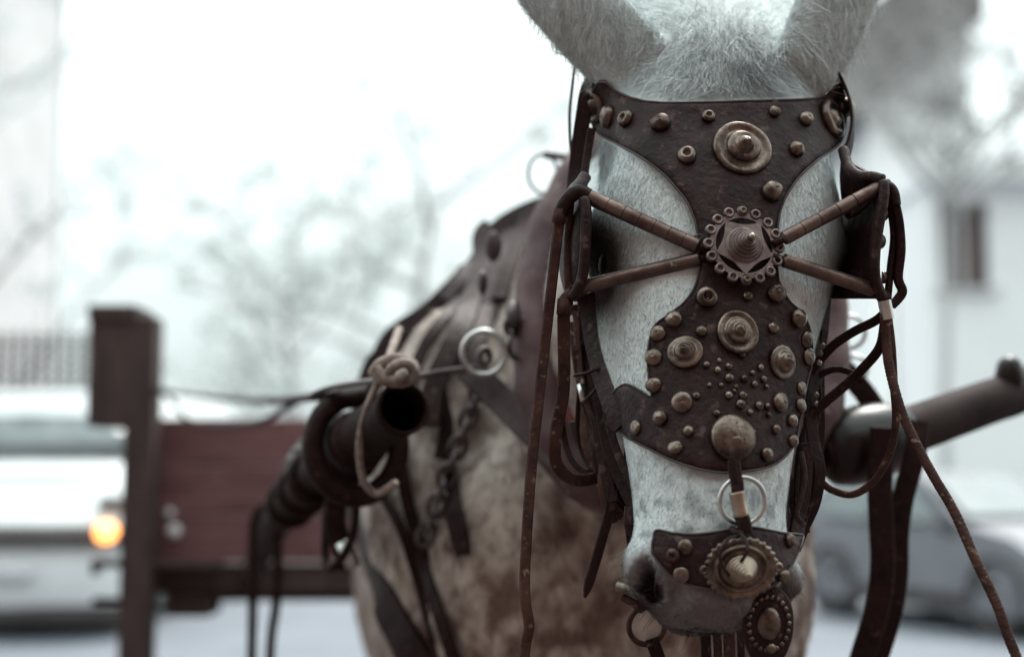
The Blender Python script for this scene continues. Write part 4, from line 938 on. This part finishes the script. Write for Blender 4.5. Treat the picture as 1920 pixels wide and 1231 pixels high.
# shafts of iron pipe
def pipe(pts, r, wall=.004, n=10):
    L = pspline(pts, n); rs = []
    mb = MB().tube(L, r, 20, cap=False); m2 = MB().tube([L[0], L[1], L[2], L[3], L[4]], r - wall, 20, cap=False)
    t = (L[0] - L[1]).normalized()
    mb.add(m2.v, m2.f); k = len(mb.v) - len(m2.v)
    mb.f += [[j, (j + 1) % 20, k + (j + 1) % 20, k + j] for j in range(20)]
    return mb
r_sh = .0300
M['pipe'] = mat('pipe', (.009, .0033, .003), (.021, .0095, .0085), rough=.8, rough2=.6, scale=14, metal=.0, spec=.10, bump=.25, bscale=90)
shaft = pipe([(757, 765, 1.70), (700, 802, 1.82), (630, 856, 2.02), (568, 918, 2.30), (524, 968, 2.7), (492, 1030, 3.4), (468, 1085, 4.44)], r_sh).build('shaft', M['pipe'], cart)
ta = (P(700, 802, 1.82) - P(757, 765, 1.70)).normalized()
MB().lathe(P(662, 832, 1.92), ta, [(r_sh * .98, -.045), (r_sh * 1.22, -.040), (r_sh * 1.32, -.01), (r_sh * 1.12, 0), (r_sh * 1.12, .012), (r_sh * 1.5, .02), (r_sh * 1.62, .05), (r_sh * 1.5, .09), (r_sh * .98, .10)], 28).build('shaft_cuff', M['leather_dark'], shaft)
MB().torus(P(668, 836, 1.90), ta + CD * .3, .054, .014, 40, 12, squash=(1, 1.15)).build('tug_loop', M['leather_dark'], shaft)
for x, y, d, s_ in ((598, 872, 2.1, 1), (572, 888, 2.2, .9), (556, 905, 2.28, .8)):
    MB().lathe(P(x, y, d) + Vector((0, 0, r_sh)), (0, 0, 1), [(.02 * s_, -.01), (.022 * s_, .006), (.014 * s_, .012), (.012 * s_, .02), (0, .022)], 6).build('bolt', M['steel_dark'], shaft, sharp=30)
S('shaft_strap', [(470, 1300, 2.75), (474, 1120, 2.75), (474, 1000, 2.76), (482, 962, 2.76), (498, 950, 2.76), (512, 962, 2.76), (520, 1000, 2.76), (520, 1110, 2.76), (508, 1200, 2.76), (505, 1300, 2.76)], 17, 'leather_dark', parent=shaft, th=.012)
S('shaft_strap', [(630, 930, 2.0), (628, 980, 2.0), (640, 1020, 2.0), (655, 1060, 2.02)], 40, 'leather_dark', parent=shaft, th=.012)
S('shaft_strap', [(668, 930, 1.98), (666, 980, 1.98), (650, 1030, 1.98), (622, 1065, 2.0), (610, 1040, 2.02), (612, 960, 2.04)], 16, 'leather_dark', parent=shaft, th=.01)
MB().tube([P(640, 1015, 1.99), P(662, 1062, 1.99)], .009, 10).build('buckle_plate', M['steel'], shaft)
sr_ = pipe([(1548, 852, 1.86), (1610, 838, 1.86), (1690, 812, 1.90), (1790, 776, 1.99), (1890, 742, 2.1), (2000, 720, 2.3), (2060, 900, 2.7), (2020, 1250, 3.4), (1700, 1330, 4.2), (1520, 1290, 4.6)], r_sh).build('shaft', M['pipe'], cart)
tb = (P(1690, 812, 1.90) - P(1548, 852, 1.86)).normalized()
MB().lathe(P(1552, 850, 1.86), tb, [(.006, -.012), (.028, -.008), (.040, .004), (.046, .022), (.049, .045), (.047, .07), (.043, .09), (.037, .11), (.031, .116)], 32).build('shaft_cuff', M['iron'], sr_)
MB().lathe(P(1893, 706, 2.08), CY, [(.006, -.03), (.016, -.025), (.020, 0), (.016, .02), (.010, .026), (0, .03)], 20).build('shaft_knob', M['iron'], sr_)
S('shaft_strap', [(1655, 800, 1.80), (1650, 900, 1.80), (1652, 980, 1.80), (1655, 1060, 1.80), (1645, 1140, 1.80), (1622, 1215, 1.80), (1590, 1320, 1.80)], 46, 'leather_dark', parent=sr_, th=.008)
S('shaft_strap', [(1722, 790, 1.83), (1716, 850, 1.82), (1694, 930, 1.82), (1684, 1000, 1.82), (1682, 1080, 1.82), (1668, 1160, 1.82), (1640, 1250, 1.82), (1620, 1330, 1.82)], 40, 'leather_dark', parent=sr_, th=.008)
# rope lashing on the shaft end, driving reins back to the cart
knot = empty('rope_lashing', P(745, 700, 1.72), 'knotted rope lashing tied over the open end of the left iron shaft', 'rope')
for pts, r in [([(700, 700, 1.74), (715, 682, 1.72), (745, 672, 1.71), (772, 682, 1.71), (775, 704, 1.71), (752, 716, 1.70), (722, 712, 1.70), (706, 700, 1.72)], 11), ([(725, 716, 1.69), (735, 690, 1.685), (760, 680, 1.685), (775, 694, 1.69), (768, 715, 1.69)], 10),
               ([(705, 690, 1.70), (720, 706, 1.69), (740, 712, 1.68), (762, 700, 1.68)], 9), ([(722, 690, 1.75), (735, 655, 1.80), (748, 618, 1.9)], 8), ([(712, 710, 1.72), (694, 750, 1.73), (678, 800, 1.76), (674, 850, 1.80), (682, 900, 1.82), (706, 925, 1.82), (742, 905, 1.80)], 7)]:
    T('rope_turn', pts, r, 'rope', knot, ripple=.10, n=8)
S('tie_strap', [(588, 746, 1.95), (600, 734, 1.92), (630, 724, 1.88), (670, 718, 1.82), (716, 712, 1.74)], 26, 'leather_grey', parent=knot, th=.006, face=CY + FC * .5)
S('tie_strap', [(586, 744, 1.95), (606, 740, 1.94), (640, 738, 1.90), (690, 730, 1.84)], 16, 'leather_grey', parent=knot, th=.006, face=CY * .5 + FC)
lines = empty('driving_line', P(450, 745, 3.2), 'dark cord strung from the cart post to the horse harness', 'cord')
def cord(pts, r): MB().tube([Q(*p) for p in spline(pts, 8)], r, 8).build('cord_strand', M['leather_dark'], lines)
cord([(290, 728, CD_ - .05), (330, 738, 3.9), (400, 746, 3.4), (470, 750, 2.9), (530, 750, 2.4), (600, 742, 1.85)], .0065)
cord([(300, 733, CD_ - .06), (325, 752, 3.9), (352, 786, 3.6), (400, 798, 3.3), (450, 796, 3.0), (500, 786, 2.7), (535, 765, 2.5), (560, 750, 2.3)], .006)
# ---------------------------------------------------------------- the street behind
M['ground'] = mat('ground', (.105, .117, .140), (.145, .158, .182), rough=.8, scale=.8, bump=.3, bscale=12, bdist=.02, c3=(.085, .092, .108), c3lo=.62)
gm = MB(); gm.add([(-900, -900, 0), (900, -900, 0), (900, 1500, 0), (-900, 1500, 0)], [[0, 1, 2, 3]])
tag(gm.build('ground', M['ground'], None, smooth=False), kind='structure')
M['bounce_asphalt'] = mat('bounce_asphalt', (.055, .036, .032), (.085, .060, .054), rough=.75, scale=3, bump=.4, bscale=60, bdist=.01)
rm_ = MB().add([(-60, -8.4, .004), (60, -8.4, .004), (60, 8.6, .004), (-60, 8.6, .004)], [[0, 1, 2, 3]])
tag(rm_.build('shade_road', M['bounce_asphalt'], None, smooth=False), kind='structure')  # unseen dark reddish sheet added to darken undersides and redden the bounce
M['van_paint'] = mat('van_paint', (.72, .75, .75), (.80, .82, .82), rough=.3, scale=2, bump=0)
M['glass'] = mat('glass', (.10, .12, .125), (.16, .18, .185), rough=.08, scale=2, bump=0, spec=.8)
M['black_plastic'] = mat('black_plastic', (.03, .022, .022), (.045, .035, .035), rough=.6, scale=8, bump=.1)
M['rubber'] = mat('rubber', (.02, .018, .018), (.03, .027, .027), rough=.8, scale=10, bump=.2)
M['silver'] = mat('silver', (.13, .132, .15), (.16, .163, .18), rough=.35, scale=3, bump=0, metal=.4)
M['chrome'] = mat('chrome', (.45, .46, .48), (.55, .56, .58), rough=.35, scale=5, bump=0, metal=.7)
m, n, l, b = new_mat('indicator'); b.inputs['Base Color'].default_value = (.9, .35, .08, 1); b.inputs['Emission Color'].default_value = (1, .36, .10, 1); b.inputs['Emission Strength'].default_value = 2.2; M['indicator'] = m
# van, front towards us
VD = 12.0
def vx(px): return (px - 960) / FPX * VD
def vz(py): return CAM_H + (890 - py) / FPX * VD
van = empty('van', (vx(20), VD, 0), 'white van with roof rack mesh and lit orange indicator behind the cart post', 'van')
xl, xr = vx(-195), vx(240); xc = (xl + xr) / 2; hw = (xr - xl) / 2
prof = [(0, .28), (-.05, .45), (-.08, .78), (0, .93), (.05, 1.00), (.45, 1.38), (.62, 1.48), (1.05, 1.95), (1.25, 2.10), (1.6, 2.15), (4.9, 2.15), (5.0, 2.05), (5.05, .5), (5.0, .28)]
rs = []
for s_, z_in in ((-1, 1), (-.93, 0), (-.5, 0), (0, 0), (.5, 0), (.93, 0), (1, 1)):
    rs.append([(xc + hw * s_ * (1 - .09 * max(0, (z - 1.2))), VD + y + (.06 if z_in else 0) + .12 * s_ * s_ * (1 if y < 1.3 else 0), z - (.05 if z_in and z > 1 else 0)) for y, z in prof])
MB().loft(rs, True, True).build('body', M['van_paint'], van, sharp=50)
def vquad(name, m, x0, x1, pts, out=.015):
    mb = MB(); rs = []
    for s_ in np.linspace(0, 1, 7):
        x = x0 + (x1 - x0) * s_; k = ((x - xc) / hw); rs.append([(x, VD + y + .12 * k * k - out, z) for y, z in pts])
    mb.loft(rs, False, False); o = mb.build(name, m, van); md = o.modifiers.new('s', 'SOLIDIFY'); md.thickness = .02; return o
vquad('windscreen', M['glass'], xl + .13, xr - .13, [(.66, 1.50), (1.02, 1.90)], .03)
vquad('bumper', M['black_plastic'], xl + .03, xr - .03, [(-.085, .76), (-.04, .86), (.01, .94)], .03)
vquad('lower_grille', M['black_plastic'], xl + .03, xr - .03, [(0, .1), (0, .26)], .0)
vquad('bonnet_seam', M['black_plastic'], xl + .2, xr - .42, [(.39, 1.325), (.41, 1.345)], .012)
vquad('number_plate', M['white_plastic'], xc - .26, xc + .26, [(-.07, .5), (-.085, .61)], .03)
for sx in (-1, 1):
    o = MB().lathe((xc + sx * (hw - .15), VD + .02, vz(995)), (0, -1, 0), [(.075, -.03), (.075, .06), (.06, .085), (.03, .1), (0, .102)], 20)
    o.build('indicator', M['indicator'] if sx > 0 else M['glass'], van)
    MB().lathe((xc + sx * (hw - .15), VD + .18, 1.12), (0, -1, 0), [(.12, -.03), (.12, .04), (.07, .06), (0, .065)], 20, squash=(1.2, .7)).build('headlight', M['glass'], van)
    mb = MB().box((xc + sx * (hw + .12), VD + .75, 1.55), (.09, .05, .14)); mb.build('mirror', M['van_paint'], van, smooth=False)
    for yy in (.95, 4.1):
        w = MB().lathe((xc + sx * (hw - .2), VD + yy, .33), (sx, 0, 0), [(.12, 0), (.33, .01), (.34, .1), (.33, .2), (.25, .22), (.2, .19), (0, .19)], 24).build('wheel', M['rubber'], van)
rack = MB().box((xc, VD + 1.4, 2.2), (hw - .1, .02, .02)).build('roof_rack', M['silver'], van, smooth=False)
for px in range(-180, 200, 22): MB().tube([(vx(px) * 1.1, VD + 1.4, vz(715) + .02), (vx(px) * 1.1, VD + 1.4, vz(600) + .05)], .018, 6).build('bar', M['black_plastic'], rack)
for py in (690, 670, 650, 630, 612): MB().tube([(vx(-185) * 1.1, VD + 1.41, vz(py) + .04), (vx(190) * 1.1, VD + 1.41, vz(py) + .04)], .018, 6).build('bar', M['black_plastic'], rack)

# hatchback on the right, three quarters on
ga, gb = G(1880, 1196), G(1568, 1152)
fwd = (ga - gb).normalized(); wb = (ga - gb).length; sc = wb / 2.45; sd2 = Vector((fwd.y, -fwd.x, 0))       # sd2: towards the viewer's side
if sd2.y > 0: sd2 = -sd2
mid = (ga + gb) / 2 - sd2 * .72 * sc
car = empty('car', mid, 'silver grey hatchback parked on the street right of the horse', 'car')
def C(f, s_, z): return mid + fwd * f * sc + sd2 * s_ * sc + Vector((0, 0, z * max(sc, .95)))
side = [(-1.9, .35), (-1.95, .6), (-1.9, .95), (-1.7, 1.25), (-1.35, 1.43), (-.6, 1.48), (.05, 1.42), (.75, 1.0), (1.5, .88), (1.85, .72), (1.92, .45), (1.85, .25), (1.6, .2), (-1.6, .2)]
rs = []
for s_ in (-.80, -.78, -.68, 0, .68, .78, .80):
    rs.append([C(f * (1 - .05 * abs(s_)), s_ * (1 - (.28 * max(0, z - .9) / .55)), z - (.06 if abs(s_) > .79 else 0) * (z > .5)) for f, z in side])
MB().loft(rs).build('body', M['silver'], car, sharp=50)
def cwin(name, pts, s_):
    o = MB().add([C(f, s_ * (1 - .28 * max(0, z - .9) / .55) + .015, z) for f, z in pts], [list(range(len(pts)))]).build(name, M['glass'], car, smooth=False)
    md = o.modifiers.new('s', 'SOLIDIFY'); md.thickness = .02
cwin('side_window', [(-1.45, 1.02), (-.55, 1.0), (-.55, 1.38), (-1.25, 1.34)], .80); cwin('side_window', [(-.48, 1.0), (.55, .99), (.02, 1.34), (-.48, 1.38)], .80)
rs = [[C(.10 + .0, s_ * .52, 1.395), C(.72, s_ * .66, 1.035)] for s_ in np.linspace(-1, 1, 7)]
o = MB().loft([[p + Vector((0, 0, .02)) + fwd * .02 for p in r_] for r_ in rs], False, False).build('windscreen', M['glass'], car)
for f in (-1.225, 1.225):
    for s_ in (1, -1):
        ax = sd2 * s_; w = MB().lathe(C(f, s_ * .56, .31), ax, [(.1, 0), (.30 * sc, 0), (.31 * sc, .05), (.31 * sc, .17), (.29 * sc, .2), (.22 * sc, .2)], 28).build('wheel', M['rubber'], car)
        MB().lathe(C(f, s_ * .56, .31), ax, [(.22 * sc, .15), (.215 * sc, .205), (.17 * sc, .185), (.08 * sc, .19), (0, .2)], 20).build('hub_cap', M['chrome'], w)
        o = MB().lathe(C(f, s_ * .62, .36), ax, [(.37 * sc, .0), (.39 * sc, .165), (.33 * sc, .17), (.3 * sc, 0)], 28).build('wheel_arch', M['black_plastic'], car)
MB().box(C(0, .80, .30), (.9 * sc, .012, .06), Matrix((fwd, sd2, Vector((0, 0, 1)))).transposed()).build('sill', M['black_plastic'], car, smooth=False)
for s_ in (-.55, .55): MB().lathe(C(1.80, s_, .68), fwd, [(.14, -.05), (.14, .03), (.08, .06), (0, .065)], 18, squash=(1.2, .7)).build('headlight', M['chrome'], car)
MB().box(C(1.90, 0, .36), (.03, .6 * sc, .07), Matrix((fwd, sd2, Vector((0, 0, 1)))).transposed()).build('grille', M['black_plastic'], car, smooth=False)
MB().box(C(.55, .86, .98), (.07, .08, .06), Matrix((fwd, sd2, Vector((0, 0, 1)))).transposed()).build('mirror', M['silver'], car, smooth=False)

# buildings
M['plaster'] = mat('plaster', (.80, .79, .78), (.86, .85, .84), rough=.9, scale=.6, bump=.2, bscale=8)
M['plaster_pink'] = mat('plaster_pink', (.60, .57, .565), (.72, .69, .685), rough=.9, scale=.6, bump=.2, bscale=8)
M['roof'] = mat('roof', (.10, .085, .085), (.20, .18, .18), rough=.85, scale=1.5, bump=.6, bscale=6, bdist=.05)
M['shutter'] = mat('shutter', (.085, .06, .058), (.15, .115, .11), rough=.7, scale=3, bump=.2)
M['stone'] = mat('stone', (.5, .49, .48), (.6, .59, .58), rough=.9, scale=2, bump=.3)
def facade(name, label, d, x0, x1, ytop, depth_, wins, wall, roofm=None, roof_over=.4):
    """plain front wall with real openings: wall built from strips round each window, panes set back"""
    X0, X1 = (x0 - 960) / FPX * d, (x1 - 960) / FPX * d; Z1 = CAM_H + (890 - ytop) / FPX * d
    e = empty(name, ((X0 + X1) / 2, d, 0), label, 'building', 'houses behind the street')
    W = [((a - 960) / FPX * d, (b_ - 960) / FPX * d, CAM_H + (890 - yb) / FPX * d, CAM_H + (890 - ya) / FPX * d) for a, b_, ya, yb in wins]
    xs = sorted({X0, X1, *[w[0] for w in W], *[w[1] for w in W]}); zs = sorted({0, Z1, *[w[2] for w in W], *[w[3] for w in W]})
    mb = MB()
    for i in range(len(xs) - 1):
        for j in range(len(zs) - 1):
            cx, cz = (xs[i] + xs[i + 1]) / 2, (zs[j] + zs[j + 1]) / 2
            if any(w[0] < cx < w[1] and w[2] < cz < w[3] for w in W): continue
            mb.box((cx, d + .2, cz), ((xs[i + 1] - xs[i]) / 2, .2, (zs[j + 1] - zs[j]) / 2))
    mb.box((X0 + .2, d + .4 + depth_ / 2, Z1 / 2), (.2, depth_ / 2, Z1 / 2)); mb.box((X1 - .2, d + .4 + depth_ / 2, Z1 / 2), (.2, depth_ / 2, Z1 / 2)); mb.box(((X0 + X1) / 2, d + .4 + depth_, Z1 / 2), ((X1 - X0) / 2, .2, Z1 / 2))
    mb.build('wall', wall, e, smooth=False)
    for a, b_, za, zb in W:
        w = MB().box(((a + b_) / 2, d + .28, (za + zb) / 2), ((b_ - a) / 2, .02, (zb - za) / 2)).build('window', M['shutter'], e, smooth=False)
        MB().box(((a + b_) / 2, d - .06, za - .06), ((b_ - a) / 2 + .15, .14, .06)).build('sill', M['stone'], w, smooth=False)
        MB().box(((a + b_) / 2, d + .24, (za + zb) / 2), (.05, .03, (zb - za) / 2)).build('mullion', M['stone'], w, smooth=False)
        for sx in (-1, 1): MB().box(((a + b_) / 2 + sx * (b_ - a) / 4, d + .255, (za + zb) / 2), ((b_ - a) / 4 - .1, .006, (zb - za) / 2 - .1)).build('shutter_leaf', M['shutter'], w, smooth=False)
    MB().box(((X0 + X1) / 2, d + depth_ / 2, Z1 + .25), ((X1 - X0) / 2 + roof_over, depth_ / 2 + .6, .25)).build('roof', roofm or M['roof'], e, smooth=False)
    return e, X0, X1, Z1
facade('house', 'white rendered house with dark shuttered window on the right edge', 34, 1752, 2350, 340, 3, [(1772, 1866, 372, 540), (1990, 2084, 372, 540), (1990, 2084, 640, 800)], M['plaster'], M['plaster'], .15)
facade('house', 'pale pinkish house far off at the left edge', 46, -560, -40, -200, 7, [(-420, -340, 100, 240), (-250, -170, 100, 240), (-420, -340, 400, 540), (-250, -170, 400, 540), (-420, -340, 640, 760)], M['plaster_pink'])
# low white house with a steep dark gable roof between horse and right house
d = 46; e = empty('house', Q(1740, 890, d), 'white house with steep dark overhanging roof behind the horse ear', 'building', 'houses behind the street')
def qx(px): return (px - 960) / FPX * d
def qz(py): return CAM_H + (890 - py) / FPX * d
gable = [(qx(1640), 0), (qx(1640), qz(190)), (qx(1838), qz(20)), (qx(1838), 0)]
MB().loft([[(x, d, z) for x, z in gable], [(x, d + 9, z) for x, z in gable]]).build('wall', M['plaster'], e, smooth=False)
a, b_ = Vector((qx(1588), 0, qz(232))), Vector((qx(1842), 0, qz(40))); up = Vector((0, 0, 3.2))
MB().loft([[(p.x, d - 1.6, p.z) for p in (a, b_, b_ + up, a + up)], [(p.x, d + 9.6, p.z) for p in (a, b_, b_ + up, a + up)]]).build('roof', M['roof'], e, smooth=False)

# trees
M['bark'] = mat('bark', (.16, .15, .15), (.28, .27, .27), rough=.9, scale=6, bump=.5)
def leaf_mat(name, c1, c2):
    m, n, l, b = new_mat(name); oi = n.new('ShaderNodeObjectInfo'); g = n.new('ShaderNodeNewGeometry'); cr = n.new('ShaderNodeValToRGB')
    cr.color_ramp.elements[0].color = (*c1, 1); cr.color_ramp.elements[1].color = (*c2, 1); l.new(g.outputs['Random Per Island'], cr.inputs[0]); l.new(cr.outputs[0], b.inputs['Base Color'])
    b.inputs['Roughness'].default_value = .8
    tr = n.new('ShaderNodeBsdfTranslucent'); l.new(cr.outputs[0], tr.inputs['Color']); mx = n.new('ShaderNodeMixShader'); mx.inputs[0].default_value = .5
    l.new(b.outputs[0], mx.inputs[1]); l.new(tr.outputs[0], mx.inputs[2]); l.new(mx.outputs[0], n['Material Output'].inputs['Surface'])
    return m
M['frost_haze_leaf'] = leaf_mat('frost_haze_leaf', (.40, .44, .425), (.70, .74, .72))  # frosted leaves, paled further so distance haze sits in the colour
M['dull_leaf'] = leaf_mat('dull_leaf', (.14, .14, .135), (.30, .30, .29))
def tree(label, base, h, spread, seed, leaf, keep, lsize, trunk_r=.14, bark=None, clear=.3, per=16):
    rg = random.Random(seed); base = Vector(base)
    e = empty('tree', base, label, 'tree', 'trees behind the street'); tb = MB(); tips = []
    def limb(p, dv, L, r, wob):
        pts = [p.copy()]; q = p.copy(); dv = dv.normalized()
        for i in range(5):
            dv = (dv + Vector((rg.gauss(0, wob), rg.gauss(0, wob), rg.gauss(.03, wob * .7)))).normalized(); q = q + dv * L / 5; pts.append(q.copy())
        tb.tube(pts, [r * (1 - .12 * i) for i in range(6)], 6); return pts, dv
    tr, _ = limb(base + Vector((0, 0, -.1)), Vector((0, 0, 1)), h * .62, trunk_r, .05)
    def out(dv, s_, up):
        a = rg.uniform(0, 6.283); return dv * .55 + Vector((math.cos(a), math.sin(a), 0)) * s_ + Vector((0, 0, up))
    for k in range(11):
        t = clear + (1 - clear) * k / 10; i = min(5, int(t * 5.0)); p = tr[i].lerp(tr[min(5, i + 1)], t * 5 - i if i < 5 else 0)
        l1, d1 = limb(p, out(Vector((0, 0, 1)), spread, .15), h * rg.uniform(.26, .36) * (1.15 - .4 * t), trunk_r * .42, .14)
        for j in range(5):
            l2, d2 = limb(l1[rg.choice((2, 3, 4, 5))], out(d1, .9, .1), h * rg.uniform(.11, .18), trunk_r * .17, .18)
            for q in range(4):
                l3, _ = limb(l2[rg.choice((2, 3, 4, 5))], out(d2, .9, .05), h * rg.uniform(.05, .09), trunk_r * .07, .2); tips.append(l3)
    tb.build('trunk', bark or M['bark'], e)
    V, F = [], []
    for l3 in tips:
        if rg.random() > keep: continue
        for k in range(per):
            c = rg.choice(l3) + Vector((rg.gauss(0, .11), rg.gauss(0, .11), rg.gauss(0, .11))); s_ = lsize * rg.uniform(.6, 1.4)
            u_ = Vector((rg.gauss(0, 1), rg.gauss(0, 1), rg.gauss(0, 1))).normalized(); v_ = u_.orthogonal().normalized()
            F.append([len(V) + z for z in range(4)]); V += [c - u_ * s_, c + v_ * s_ * .45, c + u_ * s_, c - v_ * s_ * .45]
    me = bpy.data.meshes.new('crown'); me.from_pydata(V, [], F); link('crown', me, leaf, e); return e
def tb_(px, d): return ((px - 960) / FPX * d, d, 0)
M['bark_pale'] = mat('bark_pale', (.34, .33, .32), (.46, .45, .44), rough=.9, scale=6, bump=.5)  # bark paled the same way, haze put into its colour
tree('frosted tree, its colour paled for haze, directly behind the horse back', tb_(735, 22), 9.4, 1.15, 3, M['frost_haze_leaf'], .40, .09, bark=M['bark_pale'], clear=.2)
tree('smaller frosted tree, its colour paled for haze, left of the horse back', tb_(575, 27), 8.2, 1.1, 12, M['frost_haze_leaf'], .45, .09, bark=M['bark_pale'])
tree('tall pale tree at the left edge behind the van', tb_(20, 30), 14.5, .8, 5, M['frost_haze_leaf'], .5, .10, bark=M['bark_pale'])
tree('thin grey tree in front of the right white house', tb_(1772, 30), 14, .8, 8, M['dull_leaf'], .55, .10, bark=M['bark_pale'], clear=.8)
# unseen brick row added behind the viewer to shade fronts and bounce reddish light
M['brick'] = mat('brick', (.17, .080, .062), (.26, .135, .105), rough=.9, scale=2, bump=.4, bscale=14)
e = empty('shade_terrace', (0, -9, 0), 'unseen brown brick row added behind the viewer to shade the street', 'building')
MB().box((0, -13, 5.5), (26, 4, 5.5)).build('wall', M['brick'], e, smooth=False)
MB().box((0, -13, 11.3), (26.4, 4.5, .3)).build('roof', M['roof'], e, smooth=False)
for k in range(9):
    for z in (1.6, 4.8, 8.0):
        x = -20 + k * 5; w = MB().box((x, -8.97, z + .7), (.7, .05, 1.0)).build('window', M['shutter'], e, smooth=False)
        MB().box((x, -8.91, z + .7), (.6, .012, .9)).build('pane', M['glass'], w, smooth=False)
